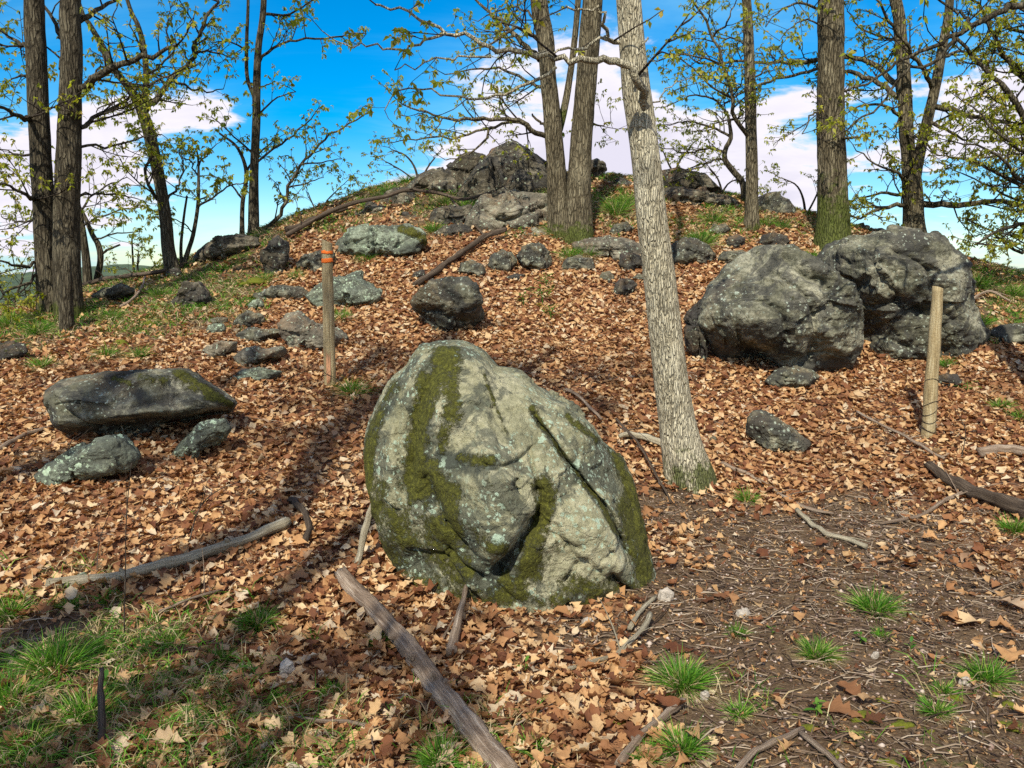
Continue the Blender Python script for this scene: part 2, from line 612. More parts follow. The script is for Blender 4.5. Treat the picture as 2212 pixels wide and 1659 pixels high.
def make_rock_mat(name, c_dark, c_mid, c_light, moss=(.085, .088, .012), lichen=0.5, stain=0.5, rust=0.2, scale=1.0, liccol=(.42, .5, .38), vein=0.3, dk=(.035, .035, .036)):
    M = Mat(name)
    big = M.noise(2.2 * scale, 8, 0.62, 0.4)
    fine = M.noise(26 * scale, 8, 0.72)
    col = M.ramp(M.math('ADD', M.math('MULTIPLY', big, .65), M.math('MULTIPLY', fine, .35)),
                 [(0.34, c_dark), (0.5, c_mid), (0.64, c_light)])
    # mineral bands
    band = M.noise(3.0 * scale, 6, 0.6, 1.2, vec=M.mapping((1, 1, 4.5), rot=(.3, .5, .2)))
    col = M.mix(M.math('MULTIPLY', M.rng(band, .52, .68), vein), col, c_light)
    # rusty faces
    r = M.noise(1.3 * scale, 5, 0.6, 0.8, vec=M.mapping(loc=(7, 3, 1)))
    col = M.mix(M.math('MULTIPLY', M.rng(r, .53, .68), rust), col, (.24, .13, .06))
    # dark weather crust
    d = M.noise(3.1 * scale, 9, 0.72, 0.5, vec=M.mapping(loc=(1, 8, 4)))
    col = M.mix(M.math('MULTIPLY', M.rng(d, .46, .54), stain), col, dk)
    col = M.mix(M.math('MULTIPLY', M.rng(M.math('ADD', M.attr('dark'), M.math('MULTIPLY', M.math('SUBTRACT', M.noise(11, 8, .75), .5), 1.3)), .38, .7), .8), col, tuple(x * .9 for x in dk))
    # pits
    p = M.voronoi(60 * scale, vec=M.mapping(loc=(3, 1, 2)))
    pit = M.rng(p, .10, .22, 1, 0)
    sel = M.rng(M.noise(4, 3, .5, vec=M.mapping(loc=(9, 2, 7))), .5, .6)
    col = M.mix(M.math('MULTIPLY', M.math('MULTIPLY', pit, sel), .8), col, (.02, .02, .018))
    # lichen rosettes: ragged discs, only in some cells
    wv = M.node('ShaderNodeVectorMath', operation='ADD')
    wn_ = M.noise(22, 4, .65, color=True)
    sc = M.node('ShaderNodeVectorMath', operation='SCALE'); M.l.new(wn_, sc.inputs[0]); sc.inputs['Scale'].default_value = 0.055
    M.l.new(M.co, wv.inputs[0]); M.l.new(sc.outputs[0], wv.inputs[1])
    for (vs, th, seed) in ((4.6, .15, (6, 1, 3)), (8.5, .19, (0, 0, 0)), (19, .26, (4, 5, 6)), (38, .3, (1, 9, 2))):
        vec = M.mapping(loc=seed, src=wv.outputs[0])
        dd = M.voronoi(vs, vec=vec); cc = M.voronoi(vs, vec=vec, out='Color')
        s2 = M.node('ShaderNodeSeparateColor'); M.l.new(cc, s2.inputs[0])
        on = M.rng(s2.outputs[0], 1 - lichen * .85, 1 - lichen * .8)
        area = M.rng(M.noise(1.7, 4, .6, vec=M.mapping(loc=(2, 7, 3))), .38, .5)
        disc = M.rng(M.math('ADD', dd, M.math('MULTIPLY', s2.outputs[1], .08)), th - .02, th + .03, 1, 0)
        f = M.math('MULTIPLY', M.math('MULTIPLY', disc, on), area)
        lc = M.mix(M.rng(dd, 0, th), M.mix(fine, liccol, tuple(min(1, x * .7) for x in liccol)), liccol)
        col = M.mix(M.math('MULTIPLY', f, .92), col, lc)
    # moss, where it was laid on the rock
    mo = M.attr('moss')
    mn = M.math('ADD', M.math('MULTIPLY', M.math('SUBTRACT', M.noise(6, 10, .85), .5), 3.2), M.math('MULTIPLY', M.math('SUBTRACT', M.noise(45, 4, .7), .5), .6))
    mm = M.rng(M.math('ADD', mo, mn), .40, .66)
    mn2 = M.noise(60, 5, .7)
    mcol = M.ramp(mn2, [(.3, tuple(x * .3 for x in moss)), (.55, moss), (.75, tuple(min(1, x * 2.6) for x in moss))])
    col = M.mix(mm, col, mcol)
    # cracks for the fine relief only
    ce = M.voronoi(3.6 * scale, 'DISTANCE_TO_EDGE', vec=M.mapping((1, 1, 1.8), rot=(.4, .3, .8), src=wv.outputs[0]))
    crk = M.rng(ce, 0, .035)
    hh = M.math('ADD', M.math('MULTIPLY', M.noise(6 * scale, 10, .68, .3), 1.0), M.math('MULTIPLY', fine, .35))
    hh = M.math('ADD', hh, M.math('MULTIPLY', crk, .10))
    hh = M.math('ADD', hh, M.math('MULTIPLY', M.math('MULTIPLY', mm, mn2), .35))
    nrm = M.bump(hh, 1.0, 0.055 / scale)
    nrm = M.bump(M.noise(110, 5, .75), .5, .006, nrm)
    return M.finish(col, 0.88, nrm, 0.3)


def make_bark_mat(name, dark, mid, light, moss_amt=0.0, plate=1.0, pale=0.0, zst=.17):
    M = Mat(name)
    wz = M.node('ShaderNodeVectorMath', operation='SCALE'); M.l.new(M.noise(9, 3, .6, color=True), wz.inputs[0]); wz.inputs['Scale'].default_value = .03
    wa = M.node('ShaderNodeVectorMath', operation='ADD'); M.l.new(wz.outputs[0], wa.inputs[0]); M.l.new(M.co, wa.inputs[1])
    vec = M.mapping((1, 1, .16), src=wa.outputs[0])
    f1 = M.noise(16 * plate, 6, .6, .6, vec=vec)
    f2 = M.voronoi(34 * plate, 'DISTANCE_TO_EDGE', vec=M.mapping((1, 1, zst), src=wa.outputs[0]))
    f3 = M.noise(60, 6, .7, vec=M.mapping((1, 1, .4)))
    h = M.math('ADD', M.math('MULTIPLY', M.rng(f2, 0, .22), .45), M.math('MULTIPLY', f1, .9))
    h = M.math('ADD', h, M.math('MULTIPLY', f3, .3))
    tone = M.math('ADD', M.math('MULTIPLY', f1, .66), M.math('ADD', M.math('MULTIPLY', M.rng(f2, 0, .25), .14), M.math('MULTIPLY', f3, .25)))
    col = M.ramp(tone, [(.32, dark), (.55, mid), (.75, light)])
    patch = M.rng(M.noise(2.5, 6, .65, vec=M.mapping((1, 1, .5), loc=(3, 3, 3))), .5, .62)
    col = M.mix(M.math('MULTIPLY', patch, .35), col, light)
    if pale:
        kn = M.rng(M.noise(5, 5, .7, vec=M.mapping((1, 1, 1.6), loc=(8, 1, 2))), .62, .7)
        col = M.mix(M.math('MULTIPLY', kn, .6), col, dark)
    col = M.mix(M.math('MULTIPLY', M.rng(M.math('ADD', M.attr('knot'), M.math('MULTIPLY', M.math('SUBTRACT', f3, .5), .8)), .25, .6), .8), col, tuple(x * .5 for x in dark))
    mo = M.math('ADD', M.attr('moss'), M.math('MULTIPLY', M.math('SUBTRACT', M.noise(7, 6, .75), .5), 1.5))
    mo = M.math('MULTIPLY', M.rng(mo, .45, .65), .85)
    col = M.mix(mo, col, M.ramp(f3, [(.3, (.02, .03, .006)), (.6, (.09, .115, .02)), (.8, (.17, .2, .04))]))
    return M.finish(col, .92, M.bump(h, 1.0, .035), .15)


def make_leaf_litter_mat():
    M = Mat('dry_oak_leaf')
    r = island_rand(M)
    c = M.ramp(r, [(0, (.06, .02, .010)), (.14, (.16, .062, .028)), (.3, (.30, .145, .062)), (.5, (.44, .25, .11)), (.7, (.56, .37, .18)), (.86, (.64, .48, .28)), (.95, (.58, .5, .36)), (1, (.27, .12, .045))])
    n = M.noise(30, 4, .6)
    c = M.mix(M.math('MULTIPLY', M.rng(n, .4, .7), .35), c, (.22, .09, .035))
    gp = M.node('ShaderNodeNewGeometry')
    wet = M.noise(1.1, 5, .65, vec=gp.outputs['Position'])
    c = M.mix(M.math('MULTIPLY', M.rng(wet, .46, .66), .42), c, (.15, .075, .035))
    return M.finish(c, .75, M.bump(M.noise(45, 4, .6), .5, .006), .3, .22, (.5, .2, .05))


def make_green_leaf_mat(name, stops, tr):
    M = Mat(name)
    r = island_rand(M)
    c = M.ramp(r, stops)
    t = M.mix(1.0, c, tr, 'MULTIPLY')
    return M.finish(c, .6, None, .35, .5, t)


def make_grass_mat():
    M = Mat('grass_blade')
    r = island_rand(M)
    g = M.ramp(r, [(0, (.02, .075, .005)), (.4, (.05, .18, .01)), (.75, (.11, .29, .018)), (1, (.24, .33, .05))])
    s = M.ramp(r, [(0, (.24, .17, .08)), (.5, (.42, .33, .18)), (1, (.55, .46, .28))])
    c = M.mix(M.attr('straw'), g, s)
    return M.finish(c, .65, None, .3, .3, M.mix(.5, c, (.25, .4, .02)))


def make_wood_mat(name, dark, mid, light, ring=12):
    M = Mat(name)
    # grain follows the stick: uses the along/around attributes written on the mesh
    cx = M.node('ShaderNodeCombineXYZ')
    M.l.new(M.attr('along'), cx.inputs[0]); M.l.new(M.attr('cx'), cx.inputs[1]); M.l.new(M.attr('cy'), cx.inputs[2])
    g = M.noise(5, 8, .7, .3, vec=M.mapping((1.2, ring, ring), src=cx.outputs[0]))
    p = M.noise(3.5, 6, .65, vec=M.mapping((1, 2, 2), src=cx.outputs[0]))
    c = M.ramp(M.math('ADD', M.math('MULTIPLY', g, .6), M.math('MULTIPLY', p, .4)), [(.36, dark), (.5, mid), (.62, light)])
    mo = M.rng(M.math('ADD', M.attr('moss'), M.math('MULTIPLY', M.math('SUBTRACT', M.noise(12, 6, .7), .5), 1.2)), .5, .65)
    c = M.mix(mo, c, (.07, .09, .015))
    return M.finish(c, .88, M.bump(M.math('ADD', g, M.noise(60, 5, .7)), .9, .012), .2)


M_ground = make_ground_mat()
M_leaf = make_leaf_litter_mat()
M_grass = make_grass_mat()
M_hero = make_rock_mat('mossy_pale_gneiss', (.085, .09, .05), (.28, .275, .17), (.50, .48, .33), lichen=1.0, stain=.72, rust=.10, vein=.3, liccol=(.40, .52, .40), dk=(.045, .055, .045))
M_grey = make_rock_mat('dark_grey_gneiss', (.026, .026, .018), (.12, .12, .082), (.40, .39, .29), lichen=.38, stain=.7, rust=.22, liccol=(.38, .44, .36), vein=.45)
M_dark = make_rock_mat('dark_outcrop_rock', (.012, .011, .008), (.072, .063, .044), (.29, .26, .19), lichen=.18, stain=.75, rust=.5, scale=.9, vein=.4)
M_tan = make_rock_mat('tan_ledge_rock', (.08, .07, .05), (.2, .18, .13), (.36, .33, .25), lichen=.45, stain=.5, rust=.35, vein=.4)
M_lich = make_rock_mat('lichened_rock', (.05, .06, .045), (.16, .19, .14), (.36, .42, .32), lichen=.95, stain=.55, rust=.1, vein=.4, liccol=(.45, .58, .42))
M_bark = make_bark_mat('dark_oak_bark', (.016, .013, .008), (.062, .052, .035), (.18, .16, .11))
M_bark_pale = make_bark_mat('pale_ash_bark', (.13, .11, .07), (.44, .40, .285), (.70, .66, .50), plate=2.0, pale=1, zst=.15)
M_bark_mid = make_bark_mat('grey_oak_bark', (.026, .021, .012), (.11, .092, .058), (.27, .24, .16))
M_twig = make_bark_mat('twig_bark', (.02, .015, .012), (.055, .043, .033), (.12, .10, .08))
M_fol = make_green_leaf_mat('young_oak_leaves', [(0, (.13, .14, .018)), (.3, (.22, .25, .025)), (.65, (.33, .37, .035)), (.88, (.34, .25, .05)), (1, (.44, .44, .08))], (1.7, 1.7, .5))
M_fol2 = make_green_leaf_mat('bright_young_leaves', [(0, (.13, .16, .015)), (.4, (.24, .28, .025)), (.8, (.36, .38, .04)), (1, (.36, .26, .05))], (1.3, 1.3, .4))
M_wood_grey = make_wood_mat('weathered_grey_wood', (.07, .045, .03), (.26, .19, .135), (.56, .48, .39))
M_wood_pale = make_wood_mat('pale_peeled_branch', (.14, .11, .07), (.36, .32, .23), (.62, .58, .45))
M_wood_dark = make_wood_mat('rotten_dark_wood', (.02, .014, .01), (.075, .055, .04), (.2, .16, .12))
M_wood_post = make_wood_mat('post_wood', (.14, .10, .05), (.33, .26, .14), (.47, .41, .26), ring=6)


def simple_mat(name, col, var=.25, rough=.8, scale=20):
    M = Mat(name)
    n = M.noise(scale, 6, .7)
    c = M.mix(n, tuple(x * (1 - var) for x in col), tuple(min(1, x * (1 + var)) for x in col))
    return M.finish(c, rough, M.bump(n, .6, .01), .25)


M_orange = simple_mat('orange_marker_paint', (.75, .16, .02), .2, .6)
M_red = simple_mat('faded_red_paint', (.38, .20, .11), .3, .85)
M_moss = simple_mat('moss_cushion', (.10, .11, .01), .75, .95, 90)
M_stone = make_rock_mat('pale_stone', (.25, .22, .18), (.45, .40, .34), (.62, .58, .50), lichen=.1, stain=.15, rust=.1, scale=3)


def hill_mat():
    M = Mat('wooded_hills')
    a = M.noise(.035, 8, .7); b = M.noise(.006, 5, .6)
    c = M.ramp(M.math('ADD', M.math('MULTIPLY', a, .6), M.math('MULTIPLY', b, .4)), [(.35, (.035, .055, .05)), (.5, (.07, .10, .065)), (.65, (.12, .16, .085))])
    return M.finish(c, 1, M.bump(a, 1, 8), .05)


M_hill = hill_mat()
# ------------------------------------------------------------------ ground sheet (one sheet, dense near, coarse to the horizon)
def axis_coords(a, b, step, far, growth=1.13):
    c = list(np.arange(a, b + 1e-6, step))
    d, x = step, b
    while x < far:
        d = min(d * growth, 400); x += d; c.append(x)
    d, x = step, a
    L = []
    while x > -far:
        d = min(d * growth, 400); x -= d; L.append(x)
    return np.array(L[::-1] + c)


XS = axis_coords(-9.5, 9.5, .085, 6000)
YS = axis_coords(1.5, 14.5, .085, 6000)
gx, gy = np.meshgrid(XS, YS)
gz = height(gx.ravel(), gy.ravel())
GV = np.stack([gx.ravel(), gy.ravel(), gz], 1)
gu, gv_, gd = project(GV)


def blob(u, v, cu, cv, ru, rv):
    return np.exp(-((u - cu) / ru) ** 2 - ((v - cv) / rv) ** 2)


def leaf_density(u, v, P):
    nz_ = fbm(np.stack([P[:, 0] * 1.7, P[:, 1] * 1.7, P[:, 2] * 0], 1), 4, 77)
    d = np.ones(len(u))
    trail = sstep(1180, 1300, v + (u - 1700) * -.05) * sstep(1330, 1440, u - (v - 1350) * .25)
    d -= .93 * trail
    d -= .9 * blob(u, v, 1260, 1370, 210, 55)
    d -= .42 * sstep(1020, 1150, v) * sstep(1450, 1600, u)
    d -= .25 * blob(u, v, 2000, 1000, 260, 120)
    d -= .3 * blob(u, v, 1400, 1160, 120, 120)
    d -= .75 * blob(u, v, 1760, 1140, 250, 60)
    d -= .8 * blob(u, v, 1420, 1085, 120, 38)
    d -= .6 * blob(u, v, 60, 985, 130, 40)
    d -= .72 * (1 - sstep(700, 830, v + (u - 100) * .15)) * (1 - sstep(520, 680, u))
    d -= .45 * (1 - sstep(470, 560, v))
    d -= .8 * blob(u, v, 1010, 420, 190, 75)
    d -= .6 * sstep(2040, 2120, u) * (1 - sstep(700, 770, v))
    d -= .9 * blob(u, v, 120, 1470, 230, 95)
    d -= .5 * blob(u, v, 130, 1370, 240, 40)
    d -= .4 * blob(u, v, 740, 1000, 60, 120)
    d += .45 * nz_
    return np.clip(d, .03, 1)


def green_density(u, v, P):
    """how mossy / grassy the ground is, from where the photograph shows it"""
    g = np.zeros(len(u))
    g = np.maximum(g, .62 * (1 - sstep(700, 830, v + (u - 100) * .15)) * (1 - sstep(520, 660, u)))
    g = np.maximum(g, .55 * np.exp(-((u - 100) / 330) ** 2 - ((v - 1500) / 170) ** 2) * 1.35)
    g = np.maximum(g, .35 * (1 - sstep(460, 560, v)))
    g = np.maximum(g, .7 * sstep(2040, 2120, u) * (1 - sstep(690, 760, v)))
    g = np.maximum(g, .5 * sstep(1500, 1580, v) * sstep(1650, 1800, u))
    g = np.maximum(g, .28 * sstep(1430, 1560, v) * (1 - sstep(1000, 1200, u)))
    return np.where((P[:, 1] < 1) | (P[:, 1] > 16), .4, g)


def ground_leafy(u, v, P):
    a = leaf_density(u, v, P)
    return np.where((P[:, 1] < 1) | (P[:, 1] > 16), .8, sstep(.3, .8, a))


nx, ny = len(XS), len(YS)
ii, jj = np.meshgrid(np.arange(nx - 1), np.arange(ny - 1))
q0 = (jj * nx + ii).ravel()
GF = np.stack([q0, q0 + 1, q0 + nx + 1, q0 + nx], 1)
dist0 = np.hypot(GV[:, 0], GV[:, 1] - 6)
ground = add_mesh('ground', GV, GF, M_ground, loc=(0, 0, 0), attrs={'leafy': ground_leafy(gu, gv_, GV), 'green': green_density(gu, gv_, GV), 'far': sstep(18, 60, dist0)})
tag(ground, 'forest floor rising to a rocky knoll, covered in dry leaves', kind='structure')

# ------------------------------------------------------------------ wooded hills on the horizon
def hills():
    az = np.linspace(radians(-75), radians(75), 360)
    D = np.geomspace(300, 3200, 60)
    A, R = np.meshgrid(az, D)
    X, Y = np.sin(A) * R, np.cos(A) * R
    def ridge(dc, w, top, seed, f):
        prof = top * (0.75 + 0.35 * np.interp(A, az, fbm(np.stack([az * f, az * 0, az * 0], 1), 4, seed)))
        return prof * np.exp(-((R - dc) / w) ** 2)
    lf = np.exp(-((A - radians(-24)) / radians(11)) ** 2)
    rt = np.exp(-((A - radians(36)) / radians(9)) ** 2)
    Z = -34 + ridge(2400, 520, 74, 3, 9) * (.55 + .5 * lf + .42 * rt) + ridge(1100, 260, 30, 8, 7) * (.6 + .35 * lf)
    P = np.stack([X.ravel(), Y.ravel(), 0 * X.ravel()], 1)
    Z = Z.ravel() + 5 * fbm(P * .02, 4, 2) + 3.0 * fbm(P * .09, 3, 4)
    V = np.stack([X.ravel(), Y.ravel(), Z], 1)
    n, m = len(az), len(D)
    i, j = np.meshgrid(np.arange(n - 1), np.arange(m - 1))
    q = (j * n + i).ravel()
    F = np.stack([q, q + 1, q + n + 1, q + n], 1)
    o = add_mesh('hills', V, F, M_hill, loc=(0, 0, 0))
    tag(o, 'low wooded hills across the valley on the horizon', kind='structure')


hills()

# ------------------------------------------------------------------ rocks
ROCKS = []      # (centre, radius) for keeping grass off




def rock(label, outline, mat=None, thick=0.8, level=5, seed=1, facet=.55, rough=.05, boxy=.8, edge=16, faces=None, kp=2.6, relief=(), cracks=(), moss=(), mossamt=0.0, Y=None, name='rock', cat='rock',
         group=None, lean=0.0, sink=.10, ridge=.5, planes=11, layers=0.0, crag=.05, cells=26, grow=1.0, dark=()):
    mat = mat or M_grey
    pl = np.array(outline, float)
    if grow != 1: pl = pl.mean(0) + (pl - pl.mean(0)) * grow
    if np.ptp(pl[:, 0]) < 130: edge = max(edge, 30)
    level = min(level, 3 if np.ptp(pl[:, 0]) < 45 else (4 if np.ptp(pl[:, 0]) < 125 else (5 if np.ptp(pl[:, 0]) < 230 else 6)))
    um = pl[:, 0].mean()
    bot = pl[pl[:, 1] > pl[:, 1].max() - .12 * np.ptp(pl[:, 1]) - 2]
    ub, vb = bot[:, 0].mean(), pl[:, 1].max()
    if Y is None:
        g = ground_at(ub, vb)
        Yf = g[1]
    else:
        Yf = Y
    width = np.ptp(pl[:, 0]) / FPX * Yf
    hgt_ = np.ptp(pl[:, 1]) / FPX * Yf
    T = thick * .5 * (width * .6 + min(hgt_, width) * .4)
    Yc = Yf + T * .75
    # close the outline smoothly and unproject it at the centre distance
    dense = []
    for i in range(len(pl)):
        a, b = pl[i], pl[(i + 1) % len(pl)]
        for t in np.linspace(0, 1, 12, endpoint=False):
            dense.append(a + (b - a) * t)
    W = np.array([at(u, v, Yc) for u, v in dense])
    cx_ = (W[:, 0].min() + W[:, 0].max()) / 2
    cz_ = (W[:, 2].min() + W[:, 2].max()) / 2
    th = np.arctan2(W[:, 2] - cz_, W[:, 0] - cx_); R = np.hypot(W[:, 0] - cx_, W[:, 2] - cz_)
    s = np.argsort(th); th, R = th[s], R[s]
    th3 = np.concatenate([th - 2 * pi, th, th + 2 * pi]); R3 = np.concatenate([R, R, R])
    # push the bottom of the outline into the ground
    S, F = get_ico(level)
    S = S + np.array([0, -.5, .1]); S = S / np.linalg.norm(S, axis=1, keepdims=True)     # finer towards the seen side
    ang = np.arctan2(S[:, 2], S[:, 0])
    Rr = np.interp(ang, th3, R3)
    rxz = np.hypot(S[:, 0], S[:, 2])
    rng = np.random.default_rng(seed * 101 + 3)
    # a body bounded by flat faces whose edges are worn round; it fills the traced outline
    if faces is None:
        nd = rng.normal(size=(planes + 8, 3)); nd /= np.linalg.norm(nd, axis=1, keepdims=True)
        fd = rng.uniform(.74, 1.0, len(nd))
        nd = np.vstack([nd, [[0, -1, 0], [0, 1, 0], [1, 0, 0], [-1, 0, 0], [0, 0, 1], [0, 0, -1]]]); fd = np.concatenate([fd, [.95, .95, 1.1, 1.1, 1.1, 1.1]])
    else:
        nd = np.array([f[:3] for f in faces], float); nd /= np.linalg.norm(nd, axis=1, keepdims=True); fd = np.array([f[3] for f in faces], float)
    r_ = np.power(np.power(np.maximum(S @ nd.T, 0) / fd, edge).sum(1), -1 / edge)
    rh = rxz * r_
    nb_ = 72
    bi = ((ang + pi) / (2 * pi) * nb_).astype(int) % nb_
    mx_ = np.zeros(nb_); np.maximum.at(mx_, bi, rh)
    if (mx_ == 0).any(): mx_[mx_ == 0] = mx_[mx_ > 0].mean()
    mx_ = np.convolve(np.concatenate([mx_[-2:], mx_, mx_[:2]]), [.2, .6, .2], 'same')[2:-2]
    bc = (np.arange(-1, nb_ + 1) + .5) / nb_ * 2 * pi - pi
    rm = np.interp(ang, bc, np.concatenate([mx_[-1:], mx_, mx_[:1]]))
    k_ = np.minimum(rh / rm, 1.0)
    V = np.stack([cx_ + np.cos(ang) * Rr * k_, Yc + S[:, 1] * r_ * T, cz_ + np.sin(ang) * Rr * k_], 1)
    V[:, 1] += lean * (V[:, 2] - cz_)
    size = (width + hgt_) / 2
    sc = 1.0 / max(size, .12)
    Q = V * sc
    N = vnormals(V, F)
    off = rng.uniform(-50, 50, 3)
    d = rough * size * (1.1 * fbm((Q + off) * 2.2, 4, seed) + ridge * .9 * fbm((Q + off) * np.array([1.6, 1.6, 3.4]), 4, seed + 5, .55, True))
    if layers:
        a_ = (Q @ np.array([.25, .3, .9])) * 7 + 1.2 * fbm(Q * 1.5 + off, 3, seed + 9)
        saw = (a_ - np.floor(a_))
        d = d + layers * size * (np.power(saw, 2) - .35)
    d = d + rough * size * (.30 * fbm((Q + off) * 9, 3, seed + 21, .6, True) + .16 * fbm((Q + off) * 24, 3, seed + 22, .6))
    if crag:        # broken faces: each cell of the surface is a small tilted plane of its own
        Sj = S + .16 * np.stack([fbm(S * 2.2 + q_, 3, seed + 30) for q_ in (0, 11, 23)], 1)
        for kk, am in ((cells, 1.0), (cells * 5, .34)):
            sd_ = rng.normal(size=(kk, 3)); sd_ /= np.linalg.norm(sd_, axis=1, keepdims=True)
            lab_ = np.argmax(Sj @ sd_.T, 1)
            c0 = rng.uniform(-.5, .5, kk); tl = rng.normal(size=(kk, 3)) * .75 * sqrt(kk / 12)
            d = d + crag * size * am * (c0[lab_] + (tl[lab_] * (Sj - sd_[lab_])).sum(1))
    damp = .45 + .55 * np.clip(np.abs(S[:, 1]) * 2, 0, 1)
    V = V + N * (d * damp)[:, None]
    u, v, _ = project(V)
    front = np.clip((-S[:, 1] + .25) * 3, 0, 1)
    for (ru, rv, su, sv, rot, amt) in relief:
        c_, s_ = cos(radians(rot)), sin(radians(rot))
        a = ((u - ru) * c_ + (v - rv) * s_) / su; b = (-(u - ru) * s_ + (v - rv) * c_) / sv
        V[:, 1] -= amt * front * np.exp(-(a * a + b * b))
    V0y = V[:, 1].copy()
    for cr in cracks:
        pts, w, dep = cr[0], cr[1], cr[2]
        jit = 5 * vnoise(Q * 9 + 3, 31)
        dd, par = polydist(u + jit, v - jit, pts)
        taper = np.clip(np.minimum(par, 1 - par) * 6 + .25, 0, 1)
        cg = dep * front * taper * np.exp(-np.power(dd / w, 1.5))
        V[:, 1] += cg * np.clip(1 - (V[:, 1] - V0y) / (.45 * T), .15, 1)
        if len(cr) > 3:     # one lip stands proud
            dl, _p = polydist(u - cr[3][0], v - cr[3][1], pts)
            V[:, 1] -= dep * .45 * front * taper * np.exp(-np.power(dl / (w * 2.2), 2))
    N = vnormals(V, F)
    mo = mossamt * np.clip(N[:, 2] * .9 + .25, 0, 1) + 0 * u
    for (pts, w, amt) in moss:
        jm = .55 * w * fbm(Q * 4.5 + 9, 4, 44, .65)
        dd, _p = polydist(u + jm, v - jm * .6, pts)
        mo = np.maximum(mo, amt * np.exp(-np.power(dd / w, 2.2)) * front)
    if moss:      # cushions stand a little proud of the stone
        V = V + N * (np.clip(mo - .25 + .5 * fbm(Q * 9, 3, seed + 60), 0, 1) * (.010 + .010 * fbm(Q * 34, 3, seed + 61)))[:, None]
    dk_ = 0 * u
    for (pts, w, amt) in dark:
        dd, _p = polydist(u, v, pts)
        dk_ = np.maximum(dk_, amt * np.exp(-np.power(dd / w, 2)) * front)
    base = np.array([cx_, Yc, hgt(cx_, Yc)])
    # carry the underside down into the ground so nothing hovers
    low = V[:, 2] < cz_ - .35 * hgt_ / 2
    lowf = np.clip((cz_ - V[:, 2]) / (hgt_ / 2 + 1e-6), 0, 1) ** 3
    bottom_gap = max(0, np.percentile(V[:, 2], 4) - float(hgt(cx_, Yc)) + sink * hgt_)
    V[:, 2] -= lowf * (bottom_gap + .02)
    o = add_mesh(name, V, F, mat, loc=base, attrs={'moss': mo, 'dark': dk_})
    tag(o, label, cat, group)
    ROCKS.append((u.min(), u.max(), v.min(), v.max(), pl))
    return o


